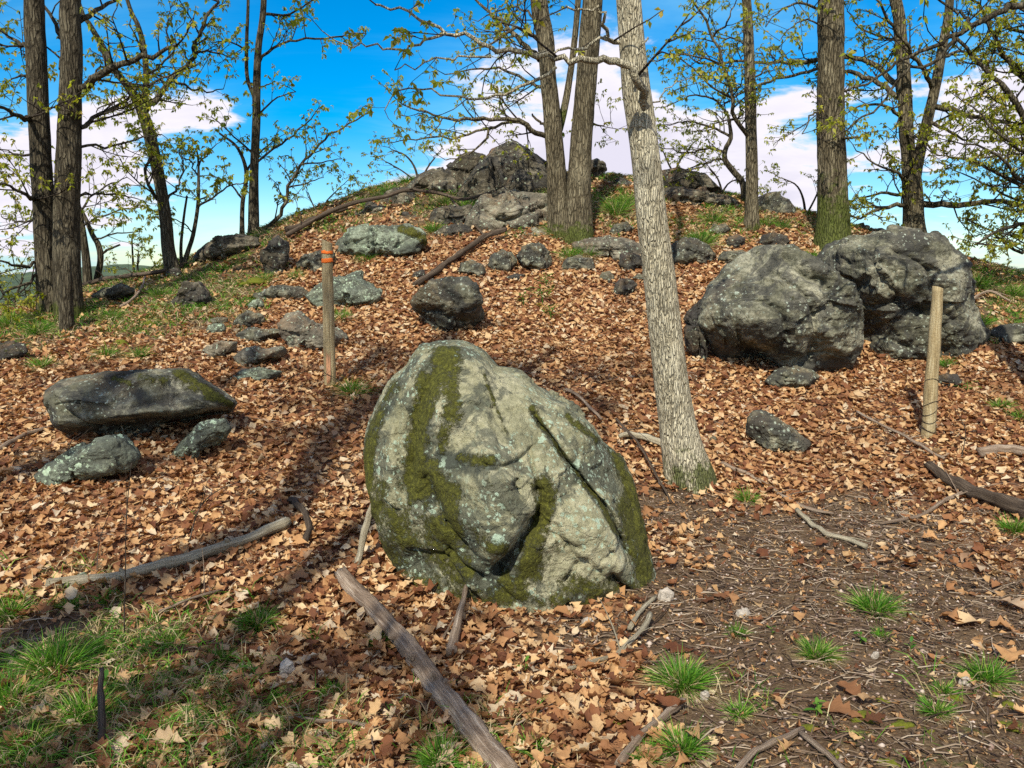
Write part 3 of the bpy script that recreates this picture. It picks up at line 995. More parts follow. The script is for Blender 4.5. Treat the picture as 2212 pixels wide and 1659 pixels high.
# --- the pale mossy boulder in front
hero_outline = [(893, 760), (905, 748), (945, 741), (1000, 745), (1045, 768), (1070, 800), (1130, 817), (1172, 850), (1222, 876), (1285, 925), (1338, 985), (1374, 1060), (1394, 1130),
                (1402, 1200), (1392, 1255), (1362, 1292), (1290, 1305), (1220, 1322), (1120, 1330), (1030, 1318), (960, 1310), (900, 1285), (852, 1240), (818, 1175), (797, 1090), (789, 1000),
                (792, 935), (815, 880), (846, 822), (878, 780)]
rock('large pale grey boulder with moss streaks and a dark cleft, in front of the knoll', hero_outline, M_hero, thick=.92, level=7, seed=11, facet=.40, crag=.02, cells=34, rough=.034, boxy=.72, name='boulder', cat='boulder', ridge=.7, Y=3.85, edge=20,
     faces=[(-.62, -.72, .30, .80), (.42, -.82, .38, .80), (.05, -.62, .80, .86), (.1, -.97, .02, .86), (-.45, -.85, -.05, .90), (.85, -.45, .15, .88), (-.97, -.1, .2, .95), (.75, -.05, .66, .92), (-.75, -.2, .62, .92), (.95, .2, -.2, 1), (0, .9, .4, .85), (0, 1, 0, .8), (-.6, .7, .4, .85), (.6, .75, .3, .85),
            (0, 0, -1, 1.05), (0, 0, 1, 1), (.62, -.75, 0, .9)],
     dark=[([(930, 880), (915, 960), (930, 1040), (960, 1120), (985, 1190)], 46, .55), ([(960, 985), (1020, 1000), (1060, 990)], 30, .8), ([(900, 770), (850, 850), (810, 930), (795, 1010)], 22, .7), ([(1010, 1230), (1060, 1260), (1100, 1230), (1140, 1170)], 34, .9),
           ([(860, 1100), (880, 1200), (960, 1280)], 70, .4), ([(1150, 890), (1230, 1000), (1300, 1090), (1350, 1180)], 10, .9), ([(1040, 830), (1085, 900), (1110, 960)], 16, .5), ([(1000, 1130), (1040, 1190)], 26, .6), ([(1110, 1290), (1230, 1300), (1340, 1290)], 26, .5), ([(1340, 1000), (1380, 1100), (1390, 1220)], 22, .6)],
     relief=[(1075, 1090, 95, 125, -20, .17),        # the nose
             (1085, 1170, 60, 60, 0, .07),
             (1000, 830, 60, 150, 20, .05), (1110, 940, 120, 80, 30, .07), (1260, 1110, 70, 170, -28, .07), (850, 1030, 30, 160, 8, .07), (905, 1030, 16, 120, 12, .045),
             (1330, 1180, 28, 110, -20, .05), (915, 1220, 120, 60, 20, -.03), (1000, 960, 40, 60, 0, -.05)],
     cracks=[([(1152, 885), (1172, 915), (1200, 955), (1232, 1000), (1262, 1040), (1300, 1090), (1340, 1150), (1362, 1200)], 5, .075, (10, -8)),
             ([(1160, 1105), (1140, 1140), (1110, 1180), (1085, 1215), (1062, 1245)], 17, .15),
             ([(1160, 1040), (1168, 1080), (1160, 1120)], 10, .07),
             ([(905, 1000), (935, 1060), (965, 1120), (1000, 1175), (1050, 1225)], 12, .07),
             ([(955, 770), (925, 830), (900, 900), (890, 960), (900, 1040), (925, 1100)], 20, .06),
             ([(868, 880), (858, 940), (862, 1020), (880, 1100)], 6, .03),
             ([(1040, 985), (1075, 1000), (1120, 985), (1160, 950), (1170, 905)], 6, .03),
             ([(1120, 1055), (1108, 1035), (1120, 1020)], 5, .04),
             ([(1140, 960), (1155, 1010), (1160, 1060)], 5, .04),
             ([(1000, 800), (1040, 850), (1075, 900), (1100, 945)], 6, .022),
             ([(1310, 960), (1330, 1010), (1350, 1060), (1372, 1110)], 9, .05),
             ([(1250, 1205), (1230, 1240), (1215, 1265)], 6, .035), ([(1320, 1230), (1340, 1262), (1362, 1285)], 9, .08),
             ([(1060, 1250), (1085, 1270), (1120, 1310)], 8, .04), ([(960, 1180), (1000, 1225), (1050, 1255)], 8, .06),
             ([(1180, 1140), (1220, 1160), (1260, 1180)], 4, .025)],
     moss=[([(965, 765), (950, 800), (925, 850), (905, 920), (900, 980), (905, 1050)], 34, .95), ([(975, 800), (985, 850), (980, 900), (960, 960)], 26, .7), ([(1000, 985), (1040, 990), (1060, 985)], 18, .75),
           ([(930, 1010), (965, 1080), (980, 1150), (960, 1200)], 36, .8), ([(820, 1060), (840, 1160), (880, 1240), (950, 1290), (1030, 1310)], 52, .66), ([(800, 960), (795, 1060), (812, 1120)], 16, .85),
           ([(1168, 1040), (1175, 1080), (1165, 1130), (1150, 1200), (1140, 1230)], 26, .85), ([(1010, 1120), (1050, 1150), (1090, 1165)], 26, .62), ([(1060, 1290), (1140, 1285), (1250, 1300), (1340, 1290)], 26, .6), ([(1320, 950), (1345, 1010), (1370, 1080), (1385, 1160), (1390, 1240)], 22, .95),
           ([(1350, 1080), (1365, 1180), (1385, 1260)], 24, .75), ([(1225, 900), (1260, 925), (1290, 950)], 10, .8), ([(1150, 880), (1180, 930), (1230, 1000), (1300, 1090), (1345, 1160)], 8, .65), ([(850, 840), (820, 890), (800, 950)], 20, .7),
           ([(1045, 810), (1070, 870), (1095, 930)], 6, .6), ([(880, 1080), (870, 1180), (930, 1250), (1010, 1290)], 84, .50), ([(1100, 1255), (1160, 1230), (1200, 1190)], 40, .55), ([(940, 1150), (1000, 1230)], 50, .8), ([(1230, 1250), (1300, 1270), (1360, 1260)], 34, .66), ([(900, 1000), (920, 1060)], 50, .6)])

# --- left flat rock and its two footings
rock('grey slab-like boulder with mossy top, propped on two small rocks at left', [(90, 842), (120, 822), (165, 808), (225, 803), (290, 797), (350, 796), (395, 800), (440, 822), (480, 850), (503, 872), (488, 890), (430, 902), (370, 918),
     (320, 936), (270, 948), (205, 957), (158, 958), (130, 925), (104, 885)], M_grey, thick=.85, level=6, seed=21, facet=1.0, planes=18, kp=4, rough=.035, crag=.03, boxy=.6, name='boulder', cat='boulder', layers=.006,
     relief=[(270, 935, 150, 26, -8, -.3), (300, 890, 150, 16, -8, .08), (220, 870, 100, 26, 5, .06), (440, 905, 60, 16, -15, -.12), (140, 900, 30, 40, 0, .05)],
     cracks=[([(110, 850), (160, 890), (200, 930), (280, 945)], 8, .07, (0, -10)), ([(240, 815), (300, 815), (360, 808)], 5, .03), ([(280, 885), (340, 870), (400, 880)], 7, .05), ([(150, 830), (180, 860), (185, 890)], 7, .04)],
     moss=[([(385, 808), (430, 835), (490, 872)], 16, .9), ([(245, 818), (280, 828)], 8, .8), ([(300, 815), (370, 822), (420, 840)], 14, .6)], Y=5.55, sink=0)
rock('low mottled rock under the left end of the propped slab', [(75, 1045), (95, 1010), (140, 985), (190, 962), (250, 942), (278, 942), (305, 985), (290, 1008), (230, 1020), (160, 1035), (110, 1052)], M_lich, .8, 5, 22, .6, .07)
rock('pale wedge rock under the right end of the propped slab', [(360, 990), (385, 960), (415, 930), (445, 910), (490, 905), (500, 925), (480, 950), (430, 972), (395, 992)], M_lich, .8, 5, 23, .6, .05, Y=5.45)

# --- middle boulder
rock('roundish grey boulder with jagged dark underside, alone among the leaves mid slope', [(889, 652), (905, 628), (932, 608), (968, 600), (1005, 603), (1030, 622), (1036, 655), (1038, 685), (1022, 708), (1000, 727), (968, 732), (945, 722),
     (925, 702), (912, 682), (894, 668)], M_grey, .95, 6, 31, .7, .06, boxy=.7, name='boulder', cat='boulder', relief=[(950, 705, 50, 22, 20, -.16), (1000, 640, 30, 50, 0, .05)],
     cracks=[([(900, 665), (940, 672), (980, 690), (1010, 700)], 7, .07), ([(950, 612), (985, 650), (1000, 690)], 5, .03)], mossamt=.15)
# --- right pair
rock('huge rounded grey boulder right of the pale trunk, nearer of the pair', [(1508, 700), (1515, 650), (1536, 610), (1566, 572), (1604, 545), (1650, 530), (1690, 535), (1722, 556), (1762, 574), (1796, 612), (1822, 655), (1836, 700),
     (1845, 752), (1826, 785), (1790, 792), (1750, 800), (1700, 812), (1640, 816), (1596, 812), (1560, 785), (1535, 745)], M_grey, .95, 6, 41, .5, .06, crag=.025, cells=20, boxy=.72, name='boulder', cat='boulder', Y=7.35,
     relief=[(1630, 680, 55, 45, 0, .12), (1720, 690, 45, 60, 0, .08), (1640, 780, 80, 26, 0, -.16), (1560, 690, 30, 60, 0, .06), (1790, 730, 34, 50, 0, .06), (1660, 600, 80, 40, 20, .05)],
     cracks=[([(1575, 650), (1600, 640), (1650, 655), (1690, 690), (1700, 730), (1680, 760)], 9, .09), ([(1590, 700), (1600, 740), (1640, 760), (1680, 765)], 8, .08), ([(1640, 570), (1690, 600), (1740, 640), (1765, 700)], 6, .05),
             ([(1690, 545), (1740, 590), (1800, 625)], 8, .08), ([(1545, 640), (1560, 700), (1570, 760)], 6, .05), ([(1750, 660), (1760, 720), (1745, 780)], 7, .06), ([(1620, 740), (1660, 770), (1665, 810)], 8, .1)], mossamt=.1)
rock('huge dark boulder leaning behind the rounded one, deep shadow under its left side', [(1768, 572), (1790, 530), (1830, 515), (1880, 508), (1930, 500), (1968, 503), (2005, 532), (2032, 560), (2050, 600), (2078, 652), (2105, 700),
     (2120, 745), (2100, 782), (2050, 792), (1990, 792), (1930, 785), (1880, 765), (1850, 745), (1838, 690), (1800, 640)], M_grey, .9, 6, 42, .7, .07, crag=.04, boxy=.68, name='boulder', cat='boulder', Y=7.95, layers=.012,
     relief=[(1880, 720, 45, 45, 20, -.3), (2040, 680, 50, 90, -15, .1), (1900, 590, 90, 60, 0, .05)],
     cracks=[([(1830, 640), (1880, 660), (1950, 650), (2010, 690)], 8, .08), ([(1890, 560), (1930, 600), (1945, 660)], 7, .06), ([(1990, 540), (2010, 620), (2030, 700), (2040, 770)], 8, .07), ([(1860, 740), (1920, 720), (1990, 760)], 9, .1),
             ([(1920, 540), (1990, 570), (2040, 600)], 6, .05)], mossamt=.12)
rock('low dark rock at the foot of the rounded boulder', [(1650, 822), (1680, 800), (1720, 793), (1758, 798), (1772, 815), (1755, 830), (1722, 838), (1680, 832)], M_grey, .8, 5, 43, Y=7.15)
rock('dark slab leaning against the left side of the rounded boulder', [(1473, 695), (1490, 668), (1515, 648), (1535, 655), (1530, 700), (1528, 755), (1508, 745), (1505, 700), (1485, 700)], M_dark, .7, 5, 44, Y=7.75)
rock('pointed grey rock in the leaves between the pale trunk and the right post', [(1618, 905), (1630, 897), (1662, 897), (1700, 918), (1735, 940), (1757, 958), (1735, 972), (1700, 982), (1660, 980), (1638, 958), (1622, 935)], M_grey, .8, 5, 45, .7, .07)
rock('jagged grey rock at the right edge, beyond the leaning boulder', [(2140, 722), (2165, 705), (2200, 698), (2245, 705), (2262, 730), (2235, 750), (2185, 745), (2150, 740)], M_grey, .8, 5, 46)
rock('small dark rock with plants just right of the right post', [(2020, 822), (2040, 806), (2068, 808), (2074, 828), (2050, 838), (2028, 836)], M_dark, .8, 4, 47)
rock('small flat dark rock in the leaves left of the pale trunk', [(1348, 948), (1365, 936), (1400, 936), (1422, 950), (1395, 958)], M_grey, .7, 4, 48)

# --- left slope
rock('broad lichened rock right behind the orange banded post', [(672, 640), (690, 612), (720, 600), (765, 602), (805, 612), (828, 628), (820, 645), (790, 658), (740, 668), (695, 664)], M_lich, .9, 5, 51, .6, .06)
rock('knobbly tan rock behind the orange banded post, lower on the slope', [(602, 702), (612, 682), (640, 674), (672, 692), (710, 706), (745, 732), (722, 752), (680, 758), (638, 757), (622, 732)], M_tan, .8, 5, 52, .6, .08)
rock('flat grey stone with sharp dark edge, centre of the small stones', [(508, 722), (535, 712), (580, 711), (615, 716), (590, 730), (562, 742), (525, 740)], M_grey, .8, 4, 53)
rock('wedge shaped tan stone, lower left of the small stones', [(434, 762), (450, 746), (480, 738), (512, 738), (505, 756), (482, 772), (450, 776)], M_tan, .8, 4, 54)
rock('flat tan stone with grass at its lower edge', [(505, 772), (530, 752), (570, 750), (610, 754), (600, 772), (560, 782), (520, 792)], M_tan, .8, 4, 55)
rock('half buried greenish stone lowest of the small stones', [(498, 820), (520, 802), (560, 795), (612, 802), (600, 815), (550, 824)], M_lich, .7, 4, 56, mossamt=.3)
rock('grey hummocky rock with dry grass above the small stones', [(502, 700), (515, 680), (540, 672), (568, 682), (568, 700), (545, 710), (515, 708)], M_grey, .8, 4, 57, mossamt=.3)
rock('small squarish stone under the broken ledge', [(536, 660), (545, 648), (566, 646), (572, 660), (558, 670), (540, 668)], M_lich, .8, 4, 58)
rock('broken dark ledge above the small stones', [(552, 640), (575, 625), (620, 616), (655, 620), (668, 635), (640, 648), (590, 650)], M_grey, .8, 5, 59, .7, .08)
rock('rusty dark rock standing in the grass, left slope', [(375, 655), (390, 630), (402, 610), (430, 612), (448, 632), (452, 652), (425, 665), (390, 664)], M_dark, .8, 5, 60, .7, .09)
rock('small mossy stone left of the wedge stone', [(445, 712), (458, 700), (480, 700), (488, 712), (470, 722), (450, 720)], M_lich, .8, 4, 61, mossamt=.4)
rock('grey stone left of the grassy hummock rock', [(452, 690), (470, 685), (492, 687), (490, 702), (465, 704)], M_grey, .8, 4, 62)
rock('long dark ledge along the skyline, left foot of the knoll', [(414, 560), (425, 543), (448, 528), (485, 512), (530, 508), (562, 512), (570, 528), (540, 545), (490, 556), (445, 572), (420, 575)], M_dark, .9, 5, 63, .7, .08, Y=11.0)
rock('upright dark block beside the skyline ledge', [(574, 592), (568, 550), (575, 522), (598, 510), (618, 525), (622, 560), (612, 585), (595, 598)], M_dark, .8, 5, 64, .7, .08)
rock('small dark rock at the foot of the leaning tree', [(358, 592), (365, 582), (388, 580), (395, 590), (380, 600), (362, 600)], M_dark, .8, 4, 65)
rock('mossy grey ledge behind the double trunk at left', [(195, 640), (225, 622), (270, 616), (290, 628), (270, 645), (220, 652)], M_grey, .8, 5, 66, mossamt=.3)
rock('half buried dark ledge at the left edge', [(-20, 745), (10, 738), (50, 742), (60, 760), (30, 778), (-15, 782)], M_dark, .8, 5, 67, mossamt=.4)

# --- outcrop
rock('lichened slab outcrop left of centre, behind the fallen limb', [(716, 548), (722, 520), (748, 500), (790, 490), (840, 486), (885, 488), (915, 502), (925, 525), (912, 545), (870, 552), (800, 560), (745, 562)], M_lich, .8, 6, 71, .6, .07,
     cracks=[([(800, 492), (810, 530), (805, 555)], 6, .07), ([(850, 540), (880, 515), (920, 510)], 5, .05)], moss=[([(870, 495), (905, 505), (922, 520)], 12, .8)], name='outcrop', cat='outcrop')
rock('low grey slab left of the lichened outcrop', [(636, 582), (650, 560), (680, 545), (712, 535), (722, 555), (715, 575), (680, 588)], M_grey, .8, 5, 72)
rock('summit crag, tallest dark block on top of the knoll', [(1036, 440), (1042, 395), (1048, 352), (1068, 330), (1098, 318), (1135, 324), (1162, 340), (1182, 358), (1196, 395), (1192, 440), (1160, 455), (1090, 455)], M_dark, .95, 5, 73, 1.0, .02,
     boxy=.6, name='crag', cat='crag', grow=1.1, crag=.045, cells=12, edge=40, Y=12.3, planes=26, relief=[(1110, 345, 22, 40, 0, .06)],
     cracks=[([(1108, 335), (1120, 370), (1108, 410)], 3.5, .10), ([(1065, 350), (1078, 400), (1075, 440)], 3.5, .10)])
rock('leaning triangular slab left of the summit crag', [(980, 440), (992, 415), (1015, 385), (1042, 352), (1058, 345), (1060, 385), (1068, 420), (1050, 436), (1015, 446)], M_dark, .9, 6, 74, 1.0, .02, planes=18, boxy=.6, Y=11.9, name='crag', cat='crag', grow=1.1, crag=.045, cells=12, edge=40)
rock('squat dark block left shoulder of the knoll top', [(955, 398), (962, 365), (985, 345), (1012, 332), (1040, 338), (1048, 360), (1020, 385), (1000, 410), (970, 412)], M_dark, .9, 5, 75, 1.0, .022, planes=22, boxy=.6, Y=12.6, name='crag', cat='crag', grow=1.1, crag=.045, cells=12, edge=40)
rock('rusty block wedged low in the summit crag', [(1082, 445), (1088, 415), (1100, 388), (1122, 370), (1145, 376), (1150, 410), (1140, 446), (1110, 452)], M_dark, .8, 5, 76, 1.0, .02, planes=18, boxy=.55, Y=11.75, name='crag', cat='crag', grow=1.1, crag=.045, cells=12, edge=40)
rock('dark jumbled crag between the skyline grass and the leaning slab', [(868, 440), (880, 405), (905, 380), (935, 368), (962, 378), (985, 395), (985, 425), (965, 448), (920, 455)], M_dark, .9, 6, 77, 1.0, .022, planes=22, boxy=.65, Y=12.2, name='crag', cat='crag', grow=1.1, crag=.045, cells=12, edge=40,
     cracks=[([(900, 400), (940, 420), (975, 415)], 6, .12)])
rock('low dark crag at the left end of the summit rocks', [(812, 460), (825, 430), (850, 412), (885, 408), (905, 430), (900, 455), (868, 470), (832, 475)], M_dark, .9, 5, 78, 1.0, .022, planes=22, Y=11.9, name='crag', cat='crag', grow=1.1, crag=.045, cells=12, edge=40)
rock('broad cracked rock face below the summit crag', [(1000, 505), (1020, 465), (1045, 430), (1080, 412), (1130, 410), (1185, 420), (1205, 460), (1205, 505), (1170, 520), (1100, 528), (1040, 522)], M_tan, .7, 6, 79, .8, .025, crag=.05, edge=34, boxy=.6, Y=11.2, planes=14, name='outcrop', cat='outcrop',
     cracks=[([(1035, 445), (1085, 478), (1120, 470), (1190, 440)], 3, .07), ([(1085, 478), (1110, 500), (1200, 495)], 3, .06), ([(1120, 420), (1130, 450), (1120, 470)], 3, .06)])
rock('dark ledge under the leaning slab with a grass tuft', [(925, 480), (940, 455), (975, 444), (1020, 446), (1030, 468), (1000, 490), (955, 495)], M_dark, .8, 5, 80, .8, .07, Y=11.3)
rock('small dark peak right of the double trunk on the skyline', [(1268, 368), (1276, 348), (1290, 342), (1306, 352), (1312, 368), (1290, 378)], M_dark, .8, 5, 81, .8, .08, Y=12.8)
rock('dark crag on the skyline just right of the pale trunk', [(1425, 392), (1435, 372), (1468, 364), (1505, 374), (1535, 392), (1560, 412), (1545, 428), (1490, 420), (1440, 410)], M_dark, .8, 5, 82, 1.0, .022, planes=22, Y=12.4, name='crag', cat='crag', grow=1.1, crag=.045, cells=12, edge=40)
rock('layered dark ledge below the right skyline crag', [(1428, 432), (1440, 412), (1480, 408), (1530, 420), (1580, 436), (1600, 450), (1570, 458), (1500, 450), (1450, 446)], M_dark, .7, 5, 83, .8, .09, Y=11.9)
rock('grey block on the skyline right of the thin grey trunk', [(1632, 448), (1645, 426), (1672, 420), (1700, 432), (1715, 450), (1708, 470), (1670, 478), (1640, 470)], M_grey, .8, 5, 84, 1.0, .022, planes=22, Y=11.9, name='crag', cat='crag', grow=1.1, crag=.045, cells=12, edge=40)
for lab, ol, mt, Yb, sd_ in [
    ('dark stepped ledge running left from the summit crags under the skyline grass', [(742, 478), (770, 452), (805, 440), (845, 446), (862, 462), (850, 482), (800, 490), (755, 492)], M_dark, 11.7, 301),
    ('flat black slab between the low left crag and the fallen limb', [(842, 478), (870, 462), (915, 456), (940, 466), (935, 484), (890, 490)], M_dark, 11.5, 302),
    ('thin tilted slab on the very skyline left of the summit', [(858, 412), (880, 394), (925, 376), (960, 362), (966, 374), (930, 396), (890, 412)], M_dark, 12.9, 303),
    ('pointed dark block behind the left trunk at the summit', [(1150, 425), (1160, 385), (1178, 352), (1200, 350), (1225, 372), (1230, 420), (1190, 435)], M_dark, 12.4, 304),
    ('long low rock right of the broad cracked face, touching the double trunk', [(1090, 520), (1120, 500), (1165, 492), (1205, 500), (1208, 522), (1150, 532)], M_tan, 11.0, 305),
    ('upright angular block on the skyline, left of the leaning slab', [(1000, 388), (1004, 350), (1022, 328), (1048, 332), (1056, 360), (1040, 392)], M_dark, 12.7, 311),
    ('sharp dark wedge at the foot of the summit crag', [(1040, 448), (1062, 418), (1090, 404), (1112, 420), (1120, 450), (1080, 458)], M_dark, 11.5, 312),
    ('dark slab step left of the broad cracked face', [(938, 505), (960, 488), (1000, 484), (1022, 498), (1010, 515), (965, 518)], M_dark, 11.0, 306),
    ('thin dark ledge on the slope right of the double trunk', [(1290, 410), (1310, 392), (1345, 386), (1372, 398), (1360, 414), (1315, 418)], M_dark, 12.6, 307),
    ('mossy ledge edge on the ridge between the trees and the summit', [(655, 500), (680, 484), (720, 470), (742, 474), (738, 492), (700, 506)], M_grey, 11.8, 308),
    ('low rock shelf on the right skyline beneath the forked tree', [(1850, 512), (1870, 496), (1905, 492), (1925, 504), (1900, 520)], M_dark, 11.6, 309),
    ('dark rock shelf right of the mossy oak foot', [(1835, 500), (1842, 486), (1862, 482), (1880, 492), (1868, 506)], M_dark, 11.9, 310)]:
    rock(lab, ol, mt, .9, 5, sd_, .9, .025, crag=.05, edge=34, Y=Yb)
# --- row across the slope
rock('long shelf rock just right of the double trunk foot', [(1238, 528), (1262, 517), (1310, 512), (1350, 518), (1388, 538), (1392, 552), (1350, 558), (1290, 552), (1252, 548)], M_tan, .8, 5, 91, .7, .07)
rock('sloping pale rock below the double trunk, middle of the row', [(1118, 555), (1130, 535), (1160, 528), (1185, 545), (1192, 570), (1175, 590), (1150, 582), (1128, 575)], M_grey, .8, 5, 92, .7, .07)
rock('dark leaning rock second in the row from the fallen log', [(1052, 575), (1062, 552), (1085, 540), (1108, 548), (1118, 568), (1100, 582), (1072, 590)], M_grey, .8, 5, 93, .7, .08)
rock('dark low rock first in the row beside the fallen log', [(988, 588), (998, 570), (1020, 562), (1042, 574), (1050, 590), (1025, 598)], M_grey, .8, 5, 94, .7, .08)
rock('grey rock with dry grass skirt under the double trunk', [(1212, 582), (1222, 562), (1250, 553), (1278, 560), (1284, 578), (1250, 586)], M_grey, .8, 5, 95, .7, .06)
rock('narrow dark rock left of the fallen log end', [(888, 602), (895, 588), (912, 582), (920, 592), (905, 604)], M_dark, .8, 4, 96)
rock('thin sliver of rock in the leaves below the row', [(1090, 602), (1110, 592), (1135, 592), (1120, 606)], M_dark, .8, 4, 97)
rock('dark rock touching the left side of the pale trunk', [(1336, 572), (1342, 552), (1362, 544), (1384, 552), (1390, 575), (1370, 588), (1346, 584)], M_dark, .8, 5, 98, .7, .08)
rock('small round dark stone left of the upright stub rock', [(1294, 600), (1300, 588), (1316, 586), (1328, 596), (1322, 608), (1306, 612)], M_grey, .8, 4, 99)
rock('upright stub rock poking out of the leaves', [(1326, 634), (1328, 612), (1342, 602), (1364, 604), (1378, 615), (1360, 636), (1342, 642)], M_dark, .8, 4, 100)
rock('dark flat stone close left of the pale trunk', [(1366, 600), (1378, 592), (1396, 594), (1398, 604), (1380, 608)], M_grey, .8, 4, 101)
rock('blocky grass topped rock right of the pale trunk', [(1438, 570), (1442, 540), (1462, 520), (1500, 515), (1532, 528), (1545, 552), (1522, 568), (1480, 578)], M_grey, .8, 5, 102, .7, .07, mossamt=.25)
rock('grey rock tucked behind the rounded boulder', [(1552, 560), (1562, 545), (1600, 540), (1625, 550), (1615, 568), (1575, 572)], M_grey, .8, 5, 103)
rock('dark cube of rock on the slope above the rounded boulder', [(1568, 528), (1572, 512), (1592, 505), (1610, 514), (1608, 532), (1585, 538)], M_dark, .8, 4, 104, .9, .05)
rock('broken brown block above the two big boulders', [(1642, 525), (1650, 508), (1675, 502), (1700, 510), (1705, 525), (1680, 534), (1655, 534)], M_dark, .8, 4, 105, .9, .06)
rock('small grey rock uphill between pale and thin trunks', [(1530, 500), (1540, 486), (1565, 484), (1578, 496), (1560, 508)], M_grey, .8, 4, 106)
rock('grey rock on the leafy slope left of the pale trunk', [(1318, 500), (1326, 485), (1352, 480), (1372, 492), (1362, 506), (1335, 510)], M_grey, .8, 4, 107)
rock('dark knob of rock at the right shoulder of the leaning boulder', [(2040, 600), (2046, 575), (2070, 562), (2092, 572), (2088, 590), (2060, 606)], M_dark, .8, 5, 108, .8, .08)
rock('low grey rock at the right skyline below the forked tree', [(2000, 545), (2012, 528), (2032, 532), (2050, 550), (2040, 565), (2010, 562)], M_grey, .8, 4, 109)
# --- loose stones near the camera
for lab, ol, mt in [
    ('pale flat stone in bare soil right of the front boulder', [(1420, 1292), (1424, 1276), (1442, 1270), (1456, 1280), (1454, 1294), (1436, 1298)], M_stone),
    ('flat pale stone in the middle of the twiggy path', [(1588, 1328), (1595, 1318), (1615, 1316), (1624, 1326), (1606, 1332)], M_stone),
    ('white stone under the right hand grass tufts', [(2070, 1478), (2076, 1464), (2092, 1462), (2098, 1474), (2086, 1482)], M_stone),
    ('pinkish flat stone among leaves in the lower left', [(606, 1462), (604, 1436), (618, 1422), (634, 1430), (638, 1450), (622, 1468)], M_stone),
    ('pale stone at the foot of the large green tuft', [(1512, 1512), (1514, 1496), (1526, 1490), (1534, 1500), (1528, 1514)], M_stone),
    ('grey stone above the pale peeled branch', [(160, 1254), (164, 1242), (180, 1236), (192, 1244), (190, 1256), (174, 1260)], M_lich),
    ('small white chip of stone on the path', [(1880, 1418), (1886, 1408), (1896, 1406), (1898, 1416), (1888, 1424)], M_stone),
    ('small pale stone just below the front boulder', [(1048 + 208, 1344), (1262, 1334), (1278, 1334), (1284, 1344), (1268, 1350)], M_stone),
    ('grey pebble in leaves left of the pointed rock', [(1530, 952), (1534, 944), (1545, 943), (1550, 951), (1540, 956)], M_grey)]:
    rock(lab, ol, mt, .8, 4, int(ol[0][0]) % 97, .6, .05, name='stone', cat='stone')
# ------------------------------------------------------------------ trees
def to_world(poly, Y):
    """poly: (u, v[, dY]) at distance Y (dY metres further)"""
    return np.array([at(p[0], p[1], Y + (p[2] if len(p) > 2 else 0)) for p in poly])


def trunk_mesh(name, pts, rad, mat, parent, seed, sides=28, moss_h=0.3, moss_all=0.0, flare=0.35, rough=.06, furrow=None, knots=()):
    L = np.concatenate([[0], np.cumsum(np.linalg.norm(np.diff(pts, axis=0), axis=1))])
    n = max(8, int(L[-1] / .06)); n = min(n, 130)
    P = smooth_poly(np.hstack([pts, np.array(rad)[:, None]]), n)
    C, R = P[:, :3], P[:, 3].copy()
    s = np.linspace(0, L[-1], n)
    if flare: R *= 1 + flare * np.exp(-s / .28)
    T = np.gradient(C, axis=0); T /= np.linalg.norm(T, axis=1, keepdims=True)
    A = np.cross(T, [0, 1, 0]); A /= np.linalg.norm(A, axis=1, keepdims=True); B = np.cross(T, A)
    an = np.arange(sides) * 2 * pi / sides
    ring_dir = A[:, None] * np.cos(an)[None, :, None] + B[:, None] * np.sin(an)[None, :, None]
    V = C[:, None] + R[:, None, None] * ring_dir
    v = V.reshape(-1, 3)
    dirs = ring_dir.reshape(-1, 3)
    rr = np.repeat(R, sides)
    d = fbm(v * np.array([3, 3, 1.2]), 3, seed) * rough * 1.5 + fbm(v * np.array([26, 26, 1.6]) + 1, 3, seed + 3, .6, True) * rough * .6
    if flare:
        ss = np.repeat(s, sides)
        lobes = np.sin(np.tile(an, n) * 4 + seed) * .16 + np.sin(np.tile(an, n) * 7 + seed * 2) * .07
        d += lobes * np.exp(-ss / .16)
    kn = np.zeros(len(v))
    for (zk, ak, sk) in knots:
        da = np.abs((np.tile(an, n) - ak + pi) % (2 * pi) - pi) * rr
        q_ = np.exp(-(da / sk) ** 2 - ((v[:, 2] - zk) / (sk * 1.25)) ** 2)
        d += .28 * q_ - .34 * np.exp(-(da / (sk * .35)) ** 2 - ((v[:, 2] - zk) / (sk * .5)) ** 2)
        kn = np.maximum(kn, q_)
    v = v + dirs * (rr * d)[:, None]
    i = np.arange(n - 1)[:, None] * sides; j = np.arange(sides)[None]
    F = np.stack([i + j, i + (j + 1) % sides, i + sides + (j + 1) % sides, i + sides + j], -1).reshape(-1, 4)
    v = np.vstack([v, C[-1:] + T[-1:] * R[-1] * .3])
    top = np.stack([(n - 1) * sides + np.arange(sides), (n - 1) * sides + (np.arange(sides) + 1) % sides, np.full(sides, len(v) - 1)], 1)
    ss = np.append(np.repeat(s, sides), L[-1])
    mo = moss_all + .75 * np.exp(-(ss / max(moss_h, .01)) ** 2)
    return add_mesh(name, v, [F, top], mat, parent, attrs={'moss': mo, 'knot': np.append(kn, 0)})


